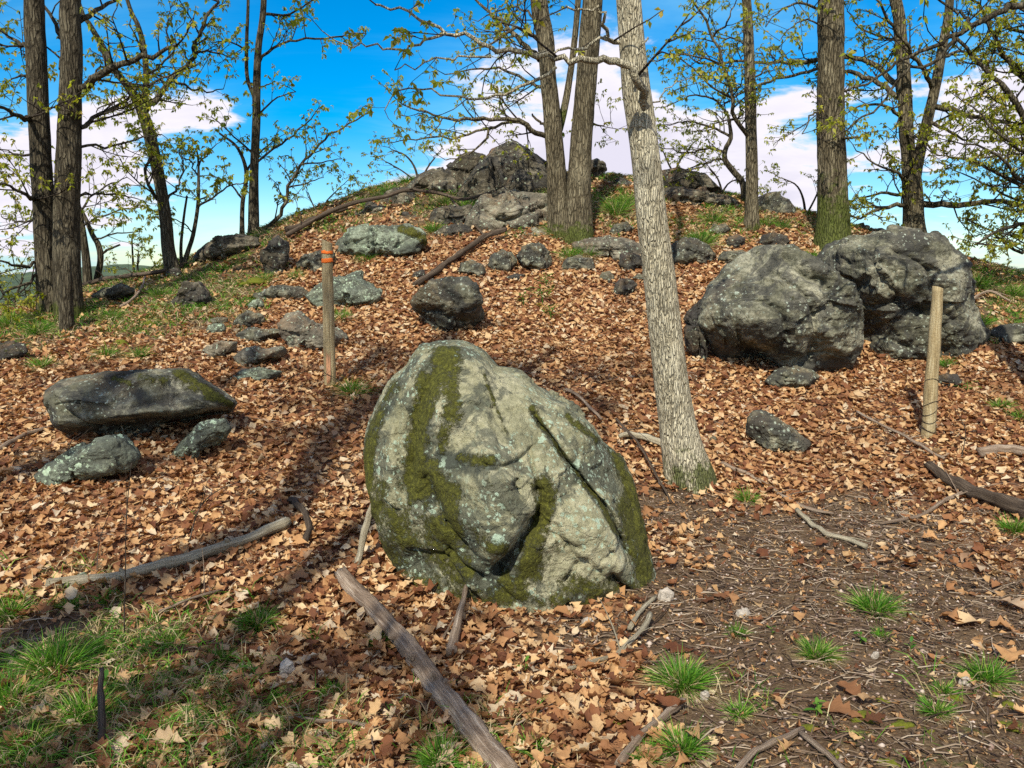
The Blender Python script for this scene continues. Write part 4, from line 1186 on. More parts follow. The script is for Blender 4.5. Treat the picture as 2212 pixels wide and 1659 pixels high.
class Crown:
    def __init__(self, seed, leafsize=.075, dens=1.0):
        self.r = random.Random(seed); self.t = Tubes(); self.cl = []; self.ls = leafsize * .66; self.dens = dens * 1.5
        self.np = np.random.default_rng(seed)

    def twig(self, p, d, L, r, depth):
        R = self.r
        n = 4 if depth else 5
        pts = [p]; dd = np.array(d)
        for k in range(n - 1):
            dd = dd + np.array([R.gauss(0, .17), R.gauss(0, .17), R.gauss(0, .12) + .05])
            dd /= np.linalg.norm(dd)
            pts.append(pts[-1] + dd * L / (n - 1))
        rad = np.linspace(r, max(r * .4, .0016), n)
        self.t.add(pts, rad, 3 if r < .006 else 4)
        if depth > 0:
            m = max(2, int(L / .13 * (.8 + .4 * R.random()) * self.dens))
            for k in range(m):
                t = .25 + .75 * (k + R.random()) / m
                q = t * (n - 1); i = min(int(q), n - 2); f = q - i
                pp = pts[i] * (1 - f) + pts[i + 1] * f
                ax = np.array([R.gauss(0, 1), R.gauss(0, 1), R.gauss(0, .6) + .15])
                d2 = dd * .6 + ax / np.linalg.norm(ax) * .8; d2 /= np.linalg.norm(d2)
                self.twig(pp, d2, L * R.uniform(.3, .55), r * .55, depth - 1)
        self.cl.append(pts[-1])
        if R.random() < .8: self.cl.append(pts[-2])
        return pts

    def dress(self, pts, rad, t0=.2, spacing=.26, length=.75, depth=1, up=.1):
        """side twigs along a limb"""
        R = self.r
        L = np.concatenate([[0], np.cumsum(np.linalg.norm(np.diff(pts, axis=0), axis=1))])
        s = L[-1] * t0
        while s < L[-1]:
            i = min(np.searchsorted(L, s, side='right') - 1, len(pts) - 2)
            f = (s - L[i]) / max(L[i + 1] - L[i], 1e-6)
            p = pts[i] * (1 - f) + pts[i + 1] * f
            T = pts[i + 1] - pts[i]; T /= np.linalg.norm(T)
            ax = np.array([R.gauss(0, 1), R.gauss(0, 1), R.gauss(0, .7)]); ax -= T * (ax @ T); ax /= np.linalg.norm(ax)
            d = T * R.uniform(.2, .7) + ax * .8 + np.array([0, 0, up]); d /= np.linalg.norm(d)
            rr = rad[i] * (1 - f) + rad[i + 1] * f
            self.twig(p, d, length * R.uniform(.5, 1.15) * (1 - .45 * s / L[-1]), min(rr * .5, .012), depth)
            s += spacing * R.uniform(.6, 1.4) / self.dens
        self.twig(pts[-1], pts[-1] - pts[-2], length * .5, rad[-1] * .9, depth)

    def limb(self, p, az, el, L, r, depth=2, curve=.0, spacing=.26, length=.75):
        R = self.r
        n = 9
        pts = [np.array(p, float)]; d = np.array([cos(az) * cos(el), sin(az) * cos(el), sin(el)])
        for k in range(n - 1):
            d = d + np.array([R.gauss(0, .13), R.gauss(0, .13), R.gauss(0, .10) + curve]); d /= np.linalg.norm(d)
            pts.append(pts[-1] + d * L / (n - 1))
        pts = np.array(pts); rad = np.linspace(r, r * .22, n)
        self.t.add(pts, rad, 6)
        self.dress(pts, rad, .18, spacing, length, depth - 1)

    def build(self, root, bark, leafmat):
        if not self.t.items: return
        V, F = self.t.arrays()
        tag(add_mesh('twigs', V, F, bark, root, attrs={'moss': np.zeros(len(V))}), kind='stuff')
        C = np.array(self.cl)
        if len(C) == 0: return
        g = self.np
        per = 5
        C = np.repeat(C, per, 0)
        N = len(C)
        az = g.uniform(0, 2 * pi, N); el = g.uniform(-1.25, .35, N)
        D = np.stack([np.cos(az) * np.cos(el), np.sin(az) * np.cos(el), np.sin(el)], 1)
        side = np.cross(D, g.normal(size=(N, 3))); side /= np.linalg.norm(side, axis=1, keepdims=True)
        nn = np.cross(D, side)
        L = self.ls * g.uniform(.55, 1.3, N)[:, None]
        Wd = L * g.uniform(.19, .30, N)[:, None]
        a = C + D * L * .08
        mid = C + D * L * .55 + nn * L * .10
        tip = C + D * L * 1.0 + np.array([0, 0, -.22]) * L
        V = np.stack([a, mid + side * Wd, tip, mid - side * Wd, mid - nn * L * .08], 1).reshape(-1, 3)
        b = (np.arange(N) * 5)[:, None]
        F = np.concatenate([b + np.array([0, 1, 4])[None], b + np.array([1, 2, 4])[None], b + np.array([2, 3, 4])[None], b + np.array([3, 0, 4])[None]])
        tag(add_mesh('foliage', V, F, leafmat, root, smooth=False), kind='stuff')


def tree(label, base_uv, trunks, limbs=(), Y=None, bark=None, leafmat=None, seed=1, leaf=.075, top=11.0, autos=8, auto_from=3.2, auto_len=(1.4, 3.2), auto_r=.03, group=None,
         rough=.06, moss_h=.3, moss_all=0.0, dens=1.0, limb_len=.7, limb_sp=.26, name='oak_tree', cat='tree', sides=28, sub=(), az_range=(0, 2 * pi), auto_el=(.15, .9), knots=()):
    """trunks: list of [(u, v, r_px[, dY]) ...]; limbs: list of (r0_px, r1_px, [(u, v[, dY]) ...][, depth]) drawn where the photograph shows them"""
    bark = bark or M_bark; leafmat = leafmat or M_fol
    g = ground_at(*base_uv) if Y is None else at(base_uv[0], base_uv[1], Y)
    Yb = g[1]
    g = np.array([g[0], Yb, hgt(g[0], Yb)])
    root = empty(name, g)
    tag(root, label, cat, group)
    cr = Crown(seed, leaf, dens)
    px = Yb / FPX
    for ti, tr in enumerate(trunks):
        pts = np.array([at(p[0], p[1], Yb + (p[3] if len(p) > 3 else 0)) for p in tr])
        rad = [p[2] * px for p in tr]
        grounded = abs(tr[0][1] - base_uv[1]) < 30
        if grounded:
            gz = hgt(pts[0][0], pts[0][1])
            first = pts[0].copy(); first[2] = min(gz, pts[0][2]) - .12
            pts = np.vstack([first, pts]) if pts[0][2] - first[2] > .05 else pts
            if len(pts) > len(rad): rad = [rad[0]] + rad
        # carry on above the frame
        if tr[-1][1] < 30:
            d = pts[-1] - pts[-2]; d = d / np.linalg.norm(d)
            r0 = rad[-1]
            zt = top * (1 if ti == 0 else .85) + g[2]
            steps = 5
            dz = (zt - pts[-1][2]) / steps
            rr = random.Random(seed * 7 + ti)
            for k in range(steps):
                d2 = d * .7 + np.array([rr.gauss(0, .1), rr.gauss(0, .1), .7]); d2 /= np.linalg.norm(d2)
                pts = np.vstack([pts, pts[-1] + d2 * dz / max(d2[2], .3)])
                rad.append(r0 * (1 - .85 * (k + 1) / steps))
            m = autos
            for k in range(m):
                t = auto_from + (zt - .4 - auto_from) * (k + rr.random()) / m
                z = max(t, auto_from)
                if z > zt: continue
                zz = pts[:, 2]; x = np.interp(z, zz, pts[:, 0]); y = np.interp(z, zz, pts[:, 1])
                fr = 1 - (z - auto_from) / max(zt - auto_from, 1e-3)
                cr.limb((x, y, z), rr.uniform(*az_range), rr.uniform(*auto_el), rr.uniform(*auto_len) * (.55 + .45 * fr), auto_r * (.5 + .5 * fr), 2, .02, limb_sp * 1.15, limb_len)
        trunk_mesh('trunk', pts, rad, bark, root, seed + ti * 13, sides if rad[0] > .06 else 12, moss_h, moss_all, .36 if grounded else 0, rough, knots=knots)
    for lb in limbs:
        r0, r1, pl = lb[:3]
        depth = lb[3] if len(lb) > 3 else 1
        pts = to_world(pl, Yb)
        n = max(6, len(pts) * 3)
        P = smooth_poly(np.hstack([pts, np.linspace(r0, r1, len(pts))[:, None] * px]), n)
        rg = np.random.default_rng(seed + len(pl))
        wob = rg.normal(size=(n, 3)) * .012; wob[0] = 0
        C = P[:, :3] + wob
        # drawn limbs are parts of their own
        tb = Tubes(); tb.add(C, P[:, 3], 8)
        V, F = tb.arrays()
        add_mesh('limb', V, F, bark, root, attrs={'moss': np.full(len(V), moss_all * .6)})
        if depth >= 0:
            cr.dress(C, P[:, 3], .12, limb_sp, limb_len, depth)
    cr.build(root, M_twig, leafmat)
    return root


G_T = None
tree('dark furrowed double-trunk oak standing at the left edge of the slope', (125, 680),
     [[(112, 690, 24), (105, 600, 23), (96, 480, 21), (88, 340, 20), (82, 220, 20), (78, 110, 19), (74, -5, 18)],
      [(150, 690, 24, -.15), (146, 600, 25, -.12), (144, 480, 25, -.1), (148, 340, 24, -.1), (152, 220, 22, -.1), (155, 110, 20, -.1), (153, -5, 19, -.1)]],
     [(6, 2, [(72, 267), (45, 250, -.3), (20, 239, -.6), (-40, 215, -.9)]), (5, 1.5, [(82, 442), (55, 418, -.3), (25, 402, -.5), (-40, 395, -.8)]), (5, 2, [(66, 110), (42, 92, .2), (20, 75, .4), (-40, 40, .6)]),
      (6, 3, [(133, 150), (138, 90, .2), (118, 45, .3), (90, 5, .4)], 0), (9, 3, [(174, 192, -.1), (211, 166, -.3), (254, 140, -.4), (318, 125, -.5), (380, 96, -.6)]),
      (5, 2, [(172, 276, -.1), (211, 250, .2), (254, 228, .4), (300, 195, .6), (364, 162, .8)]), (6, 3, [(170, 46), (210, 21, .2), (256, 0, .3)], 0), (3, 1.2, [(172, 318), (237, 313, .3), (300, 300, .5), (350, 290, .8)]),
      (4, 1.5, [(92, 566), (55, 572, -.2), (20, 568, -.4), (-40, 560, -.6)]), (3.5, 1.2, [(88, 590), (55, 610, -.3), (21, 626, -.5), (-10, 660, -.8)]), (3, 1, [(84, 470), (40, 480, .5), (0, 470, .9)]), (3, 1, [(80, 330), (40, 335, .4), (-10, 320, .8)]),
      (3, 1, [(165, 430), (200, 415, .2), (250, 420, .4), (300, 430, .6)]), (3, 1, [(75, 160), (40, 165, .5), (0, 190, .8)])],
     seed=101, autos=9, auto_from=5.2, limb_sp=.26, dens=1.1, moss_h=.5, sides=32, rough=.08)
tree('dead bark-shedding snag leaning on the double-trunk oak', (148, 712), [[(145, 712, 12), (142, 660, 13), (143, 610, 11), (147, 552, 5)]], [], seed=102, autos=0, moss_h=.1, rough=.18, name='dead_tree', cat='snag')
tree('small crooked tree right behind the double-trunk oak', (198, 622),
     [[(190, 624, 9), (186, 560, 8), (178, 500, 7), (170, 448, 5), (166, 420, 3)], [(205, 622, 6, .2), (217, 565, 6, .2), (213, 530, 6, .2), (200, 508, 5, .2), (184, 470, 4, .2), (168, 440, 3, .2)]],
     [(3, 2, [(216, 546, .2), (238, 538, .2), (258, 528, .2)], -1), (2.5, 1, [(175, 490), (210, 470), (260, 452), (310, 448)]), (2.5, 1, [(172, 460), (200, 420), (240, 395), (275, 385)]), (2, 1, [(205, 515), (250, 505), (300, 500)])],
     seed=103, autos=0, limb_sp=.18, limb_len=.5, leaf=.085, name='young_tree')
tree('leaning dark tree that forks high, second from the left', (374, 592),
     [[(374, 594, 15), (363, 535, 13), (359, 480, 12.5), (347, 402, 12), (334, 338, 12), (317, 268, 12), (296, 220, 9), (271, 180, 7.5), (245, 148, 7), (220, 97, 6), (195, 55, 5), (168, -5, 4)],
      [(313, 250, 8), (312, 210, 6.5), (316, 170, 6), (311, 106, 5.5), (298, 55, 5), (275, 0, 4)]],
     [(7, 2.5, [(314, 240), (343, 207, .1), (381, 161, .3), (417, 123, .4), (423, 88, .4), (448, 34, .5), (472, 0, .5)], 1), (4, 2, [(340, 431), (322, 400, -.2), (312, 372, -.3), (327, 338, -.3), (322, 290, -.4)]),
      (3, 1, [(358, 440), (385, 400, .3), (395, 360, .4), (385, 320, .4)]), (3, 1, [(300, 225), (270, 235, .2), (235, 225, .3), (205, 240, .4)]), (3, 1, [(317, 170), (345, 140, -.3), (375, 110, -.4), (380, 60, -.4)]),
      (3, 1, [(240, 140), (210, 150, -.2), (190, 180, -.3)]), (3, 1, [(370, 175), (410, 190, .4), (450, 200, .5), (480, 190, .6)]), (3, 1, [(420, 115), (460, 110, .2), (500, 125, .3)])],
     seed=104, autos=5, auto_from=5.6, limb_sp=.2, limb_len=.62, dens=1.15)
tree('slender two-stemmed sapling between the leaning tree and the skyline ledge', (396, 572),
     [[(392, 574, 3.2), (391, 529, 3), (397, 470, 2.5), (404, 423, 2)], [(398, 572, 4.5), (407, 540, 4.2), (417, 508, 4), (427, 448, 3.6), (429, 390, 3), (428, 345, 2.2), (424, 320, 1.6)]],
     [(2.6, 1, [(427, 448), (457, 427), (499, 402), (529, 396)]), (1.5, .8, [(428, 440), (450, 425), (466, 440)], -1), (2, .8, [(428, 380), (405, 345), (380, 330)]), (2, .8, [(429, 360), (450, 330), (470, 310)]),
      (1.6, .7, [(418, 505), (395, 480), (350, 470), (320, 470)])],
     Y=11.0, seed=105, autos=0, limb_sp=.15, limb_len=.42, leaf=.09, name='sapling')
tree('straight dark tree with a companion stem on the left skyline', (546, 508),
     [[(548, 512, 10.5), (548, 423, 9.5), (550, 347, 9), (554, 254, 8.5), (554, 203, 8), (558, 106, 7), (570, -5, 6)], [(523, 510, 5, .3), (524, 440, 4.6, .3), (532, 372, 4.2, .3), (512, 318, 3, .3), (474, 288, 2, .3)],
      [(551, 214, 4.5), (534, 165, 4), (533, 85, 3.6), (536, -5, 3)]],
     [(5, 1.4, [(556, 500), (592, 480), (614, 445), (622, 406), (652, 355), (686, 317), (735, 278), (800, 244)]), (3.6, 1.2, [(557, 142), (584, 106), (635, 88), (719, 80), (790, 68)]),
      (3.4, 1.2, [(569, 30), (622, 30), (677, 2)]), (2.6, 1, [(556, 350), (614, 305), (660, 270), (690, 235)]), (2.4, 1, [(550, 334), (508, 296), (457, 254)]), (2, 1, [(556, 190), (572, 184), (588, 182)], -1),
      (2.6, 1, [(533, 372, .3), (560, 330, .4), (600, 300, .5)]), (2.4, 1, [(524, 430, .3), (495, 395, .4), (450, 380, .5)]), (2.2, 1, [(534, 110), (500, 90, -.3), (460, 95, -.4)]), (2.2, 1, [(556, 255), (590, 215, -.2), (640, 200, -.3)]),
      (2, .8, [(652, 355), (690, 350), (740, 345)]), (2, .8, [(622, 406), (660, 395), (700, 385)])],
     seed=106, autos=4, auto_from=6.0, limb_sp=.24, limb_len=.5, leaf=.08)
tree('double-trunk oak growing from the middle of the knoll', (1229, 505),
     [[(1212, 512, 24), (1206, 440, 21), (1201, 360, 20), (1193, 254, 19), (1184, 169, 18), (1178, 85, 17.5), (1164, -5, 17)],
      [(1248, 512, 28, -.1), (1249, 440, 25, -.1), (1250, 402, 24, -.08), (1256, 296, 23, 0), (1267, 169, 22, 0), (1277, 42, 21, 0), (1281, -5, 20, 0)], [(1208, 280, 8, .2), (1221, 225, 7.5, .3), (1231, 165, 7, .3), (1239, 106, 6.5, .3), (1249, -5, 6, .3)]],
     [(6, 1.5, [(1180, 294), (1150, 283, -.2), (1125, 258, -.3), (1070, 258, -.4), (998, 258, -.4), (939, 250, -.5), (871, 224, -.6)]), (3.5, 2, [(1182, 278), (1165, 262), (1150, 248)], -1),
      (6, 2, [(1166, 130), (1125, 89, .3), (1083, 47, .5), (1040, 13, .7), (1015, -20, .8)]), (4, 1.2, [(1150, 283), (1117, 263, .3), (1062, 275, .4), (998, 292, .4), (930, 296, .5), (863, 305, .5)]),
      (4, 1.2, [(1184, 200), (1140, 175, .4), (1080, 150, .8), (1020, 150, 1), (960, 160, 1.2)]), (4, 1.2, [(1165, 90), (1120, 60, -.5), (1070, 90, -.7), (1010, 110, -.8)]), (3, 1, [(1262, 250), (1290, 270, .3), (1320, 265, .5)]),
      (3, 1, [(1178, 60), (1130, 20, 1), (1080, 20, 1.3), (1030, 45, 1.5)]), (3, 1, [(1062, 275), (1045, 305), (1010, 335), (960, 345)])],
     seed=107, autos=6, auto_from=6.4, limb_sp=.34, limb_len=.75, moss_h=.35, moss_all=.12, bark=M_bark_mid, sides=36, rough=.10, leafmat=M_fol, az_range=(pi * .6, pi * 1.6))
tree('pale barked leaning tree in front, right of the big mossy boulder', (1490, 1040),
     [[(1492, 1042, 46), (1472, 960, 40), (1458, 880, 37), (1440, 740, 35), (1424, 600, 34), (1408, 470, 32), (1396, 350, 30), (1384, 255, 29), (1374, 190, 29), (1366, 110, 27), (1357, -5, 25)]],
     [(5, 2, [(1340, 92), (1318, 86, -.1), (1306, 60, -.2), (1298, 28, -.3), (1280, 18, -.3), (1231, 25, -.3)], 0),
      (9, 2, [(1396, 235, -.16), (1382, 180, -.3), (1355, 143, -.35), (1320, 128, -.4), (1294, 127, -.45), (1243, 135, -.5), (1201, 127, -.5), (1133, 114, -.5), (1083, 110, -.5), (998, 80, -.5), (956, 68, -.5), (892, 34, -.5), (808, 4, -.5)]),
      (3.5, 1.5, [(1311, 86, -.15), (1252, 102, -.2), (1185, 116, -.3), (1120, 114, -.3)], 0),
      (3.6, 1, [(1201, 144, -.5), (1146, 178, -.5), (1083, 203, -.5), (1023, 216, -.5), (956, 203, -.5), (871, 190, -.5), (833, 237, -.5)]),
      (3, 1, [(964, 70, -.5), (913, 89, -.5), (863, 106, -.5), (799, 102, -.5), (740, 93, -.5), (702, 76, -.5)]), (3, 1.6, [(1368, 158, -.18), (1383, 114, -.2), (1404, 80, -.2)], -1),
      (2.6, 1, [(1083, 110, -.5), (1040, 122, -.5), (980, 125, -.5), (910, 130, -.6), (850, 150, -.7)]), (2, .8, [(1396, 230, 0), (1425, 210, .2), (1460, 180, .4), (1500, 165, .5)])],
     bark=M_bark_pale, seed=108, autos=6, auto_from=4.0, auto_len=(1.2, 2.2), limb_sp=.42, limb_len=.55, leaf=.07, dens=.6, moss_h=.5, knots=[(at(1370, 88, 5.7)[2], -pi * .6, .07), (at(1385, 165, 5.7)[2], -pi * .45, .05), (at(1396, 250, 5.7)[2], -pi * .55, .09), (at(1400, 300, 5.7)[2], -pi * .4, .05), (at(1440, 720, 5.7)[2], -pi * .3, .04), (at(1425, 560, 5.7)[2], -pi * .75, .035)], sides=48, rough=.045, name='pale_barked_tree', az_range=(pi * .4, pi * 1.3))
tree('thin straight grey tree on the right half of the skyline', (1624, 496),
     [[(1624, 498, 14), (1624, 440, 12.5), (1624, 381, 12), (1622, 275, 11.5), (1620, 169, 11), (1616, 63, 10), (1612, -5, 9)]],
     [(5, 2, [(1618, 298), (1590, 254, -.2), (1582, 203, -.3), (1561, 135, -.4), (1531, 59, -.4), (1497, -5, -.5)]), (2.5, 1, [(1585, 215), (1540, 190, -.4), (1490, 140, -.5), (1450, 115, -.5)]),
      (2.5, 1, [(1565, 145), (1520, 125, -.5), (1470, 118, -.6), (1420, 125, -.6)]), (2.5, 1, [(1620, 180), (1650, 150, .3), (1690, 130, .5)]), (2.5, 1, [(1540, 80), (1575, 40, -.3), (1590, 0, -.3)]),
      (2.5, 1, [(1618, 110), (1590, 85, .4), (1550, 80, .7), (1500, 60, 1)])],
     bark=M_bark_mid, seed=109, autos=4, auto_from=6.2, limb_sp=.28, limb_len=.6, leafmat=M_fol2)
tree('crooked bushy little tree left of the thin grey tree', (1600, 430),
     [[(1608, 432, 6), (1604, 395, 6), (1586, 372, 6), (1566, 345, 5.5), (1568, 320, 5), (1579, 296, 4.5), (1573, 250, 3)]],
     [(3, 1, [(1579, 296), (1540, 275), (1490, 262), (1450, 270)]), (3, 1, [(1573, 250), (1545, 215), (1500, 205), (1455, 225)]), (3, 1, [(1568, 330), (1530, 320), (1480, 330), (1440, 322)]), (3, 1, [(1576, 270), (1600, 240), (1590, 205)]),
      (2.5, 1, [(1570, 345), (1545, 345), (1500, 365), (1470, 375)])],
     Y=12.3, seed=110, autos=0, limb_sp=.17, limb_len=.6, dens=1.15, leafmat=M_fol2, leaf=.07, name='young_tree')
tree('thick straight mossy oak behind the two large right boulders', (1798, 534),
     [[(1798, 538, 33), (1798, 480, 30), (1798, 423, 29), (1796, 300, 27), (1795, 212, 27), (1795, 100, 26), (1795, -5, 25)]],
     [(3, 1, [(1815, 300), (1850, 295, -.5), (1880, 285, -.7)]), (2.5, 1, [(1775, 240), (1750, 250, -.4), (1735, 290, -.5)]), (2, .8, [(1780, 60), (1745, 40, -.4), (1710, 60, -.6), (1680, 90, -.7)]), (3, 1, [(1770, 20), (1730, 5, -.2), (1690, 20, -.3), (1650, 60, -.4)])],
     bark=M_bark_mid, seed=111, autos=8, auto_from=6.2, limb_sp=.3, limb_len=.7, moss_h=1.0, moss_all=.16, sides=40, rough=.09)
tree('grey forked tree shaped like a Y behind the leaning boulder', (1976, 528),
     [[(1978, 536, 24), (1974, 480, 20), (1973, 430, 19), (1969, 385, 18), (1962, 330, 14), (1957, 275, 14), (1954, 190, 13), (1946, 85, 12), (1933, -5, 11)], [(1974, 395, 13), (1984, 345, 11), (2003, 262, 10.5), (2020, 190, 10), (2035, 106, 9), (2052, -5, 8)]],
     [(5, 2, [(2012, 188), (1988, 140, -.3), (1958, 93, -.5), (1912, 38, -.6), (1888, -5, -.7)]), (6, 3, [(2013, 229), (2060, 238, -.3), (2100, 250, -.4), (2160, 262, -.5), (2230, 300, -.5)]),
      (7, 4, [(1985, 440), (2040, 442, -.3), (2100, 440, -.5), (2160, 436, -.6), (2240, 452, -.7)]), (5, 1.5, [(1960, 442), (1925, 444, -.2), (1890, 456, -.3), (1861, 470, -.4), (1825, 470, -.5)]),
      (4, 1.2, [(1960, 425), (1912, 416, .2), (1880, 422, .3), (1840, 430, .3)]), (4, 1.2, [(1966, 400), (1937, 372, -.3), (1903, 360, -.4), (1850, 322, -.5)]), (7, 2.5, [(1953, 203), (1925, 175, .4), (1895, 145, .6), (1861, 127, .7), (1827, 123, .8), (1768, 131, .9), (1700, 136, 1), (1600, 134, 1.2), (1506, 138, 1.3)]),
      (6, 2, [(1952, 215), (1915, 190, .2), (1880, 172, .3), (1840, 155, .5), (1768, 152, .7), (1700, 165, .8), (1640, 182, .8), (1582, 212, .9)]), (4, 1.2, [(1955, 260), (1915, 230, -.3), (1870, 225, -.4), (1830, 240, -.4)]),
      (4, 1.2, [(2003, 262), (2045, 280, -.2), (2080, 300, -.3), (2120, 300, -.4)]), (4, 1, [(2030, 130), (2070, 110, .3), (2110, 120, .5), (2150, 110, .6)]), (3, 1, [(1946, 85), (1905, 80, .5), (1860, 60, .7), (1830, 20, .8)]),
      (3, 1, [(1957, 290), (1990, 300, -.5), (2020, 330, -.6), (2060, 340, -.8)])],
     bark=M_bark_mid, seed=112, autos=5, auto_from=6.2, limb_sp=.27, limb_len=.65, dens=1.2)
tree('leafy dark tree mostly outside the right edge, its long limbs sagging left', (2330, 640),
     [[(2330, 650, 26), (2325, 500, 24), (2320, 300, 22), (2300, 120, 20), (2280, -5, 18)]],
     [(9, 3, [(2300, 300), (2240, 210, .1), (2212, 165, .1), (2178, 135, .2), (2145, 76, .2), (2115, 5, .2)]), (8, 3, [(2310, 380), (2240, 300, -.1), (2178, 199, -.2), (2123, 148, -.2), (2064, 85, -.3)]), (6, 2, [(2320, 470), (2250, 420, .2), (2166, 381, .4), (2100, 347, .5), (2050, 345, .6)]),
      (6, 2, [(2322, 520), (2240, 480, -.1), (2166, 497, -.2), (2110, 525, -.3)]), (5, 1.5, [(2320, 420), (2220, 395, -.4), (2150, 330, -.5), (2080, 310, -.6)]), (5, 1.5, [(2310, 330), (2230, 330, -.4), (2160, 290, -.5), (2100, 230, -.5)]), (5, 1.5, [(2322, 540), (2240, 540, .3), (2190, 540, .4), (2140, 500, .4), (2090, 480, .5)]),
      (5, 1.5, [(2290, 80), (2220, 70, .2), (2170, 60, .3), (2120, 100, .3)]), (5, 1.5, [(2290, 150), (2250, 60, -.3), (2210, 20, -.4), (2170, -10, -.4)]), (4, 1.5, [(2322, 500), (2260, 450, .8), (2190, 430, 1), (2130, 400, 1.1), (2080, 380, 1.1)])],
     Y=9.5, seed=113, autos=6, auto_from=5.0, limb_sp=.22, limb_len=.7, dens=1.25, az_range=(pi * .7, pi * 1.3))
tree('near oak outside the right edge reaching one long bare limb across the sky', (2420, 1000),
     [[(2420, 1010, 50), (2410, 700, 44), (2400, 400, 40), (2390, 100, 36), (2385, -5, 34)]],
     [(8, 2, [(2385, -20), (2300, -5, 0), (2212, 6, -.1), (2157, 30, -.2), (2102, 55, -.2), (2060, 80, -.2), (2009, 106, -.2), (1954, 127, -.2), (1891, 169, -.2), (1823, 199, -.2)], 0),
      (4, 1.2, [(2060, 80, -.2), (2039, 110, -.3), (1988, 144, -.3), (1950, 157, -.3), (1925, 203, -.3), (1870, 254, -.3), (1819, 288, -.3), (1768, 305, -.3)], 0),
      (4, 1.5, [(2102, 55, -.2), (2080, 30, 0), (2040, 10, 0), (2000, -20, 0)], 0)],
     Y=6.0, seed=114, autos=6, auto_from=5.5, limb_sp=.4, limb_len=.45, leaf=.075, dens=.7)
# low bushes on the skyline
for lab, b, st, Yb, sd_ in [
    ('leafy sapling rising behind the skyline grass left of the summit', (905, 395), [[(905, 398, 2.2), (895, 360, 2), (875, 335, 1.6), (850, 325, 1.2)], [(905, 398, 2), (925, 360, 1.6), (940, 340, 1.2)], [(903, 398, 1.6), (870, 370, 1.4), (835, 350, 1)]], 12.8, 1),
    ('wispy bare bush on the skyline above the fallen limb', (690, 470), [[(690, 472, 1.6), (675, 440, 1.2), (665, 415, 1)], [(690, 470, 1.6), (705, 435, 1.2), (735, 405, 1)], [(690, 470, 1.5), (720, 445, 1.1), (760, 425, .8)]], 12.2, 2),
    ('leafy sapling on the skyline between the grey and mossy trunks', (1740, 470), [[(1740, 472, 2.6), (1735, 430, 2.2), (1720, 400, 1.6), (1690, 385, 1)], [(1740, 470, 2), (1760, 430, 1.8), (1775, 395, 1.2)], [(1740, 472, 2), (1700, 440, 1.4), (1660, 425, 1)]], 12.4, 3),
    ('straggly leafy bush on the skyline right of the pale trunk', (1455, 380), [[(1455, 382, 2), (1470, 345, 1.7), (1490, 320, 1.2)], [(1455, 380, 2), (1440, 345, 1.5), (1430, 320, 1)], [(1455, 382, 2), (1500, 360, 1.4), (1530, 350, 1)]], 13.2, 4),
    ('feathery evergreen seedling beyond the ridge, left of the leaning tree', (300, 606), [[(300, 606, 2.2), (297, 575, 1.8), (299, 545, 1)], [(300, 606, 1.6), (280, 585, 1.2), (265, 580, .8)], [(300, 606, 1.6), (320, 585, 1.2), (335, 572, .8)]], 11.2, 5),
    ('thin dead pole stem beyond the ridge, left of the leaning tree', (290, 600), [[(290, 600, 2.2), (287, 560, 2), (285, 515, 1.4)]], 11.6, 6),
    ('pale green bush in the gap left of the double-trunk oak', (25, 680), [[(25, 682, 3), (35, 640, 2.4), (50, 600, 1.6)], [(25, 682, 3), (10, 640, 2), (-10, 600, 1.4)], [(28, 682, 2.6), (60, 650, 2), (90, 630, 1.4)]], 10.5, 7),
    ('leafy sapling between the thin grey tree and skyline rocks', (1560, 415), [[(1560, 418, 2), (1550, 385, 1.6), (1530, 360, 1.2)], [(1560, 418, 2), (1575, 395, 1.4), (1600, 385, 1)]], 13, 8)]:
    pole = 'pole' in lab
    tree(lab, b, st, [] if pole else [(s_[-1][2], .6, [(q[0], q[1]) for q in s_[-2:]] + [(s_[-1][0] * 2 - s_[-2][0] * 1.0, s_[-1][1] * 2 - s_[-2][1] * 1.0)], 1) for s_ in st],
         Y=Yb, seed=120 + sd_, autos=0, limb_sp=.10, limb_len=.36, leaf=.055, leafmat=M_fol2 if sd_ in (3, 7) else M_fol, name='bush' if not pole else 'dead_sapling', cat='bush' if not pole else 'sapling', sides=8, moss_h=.05)

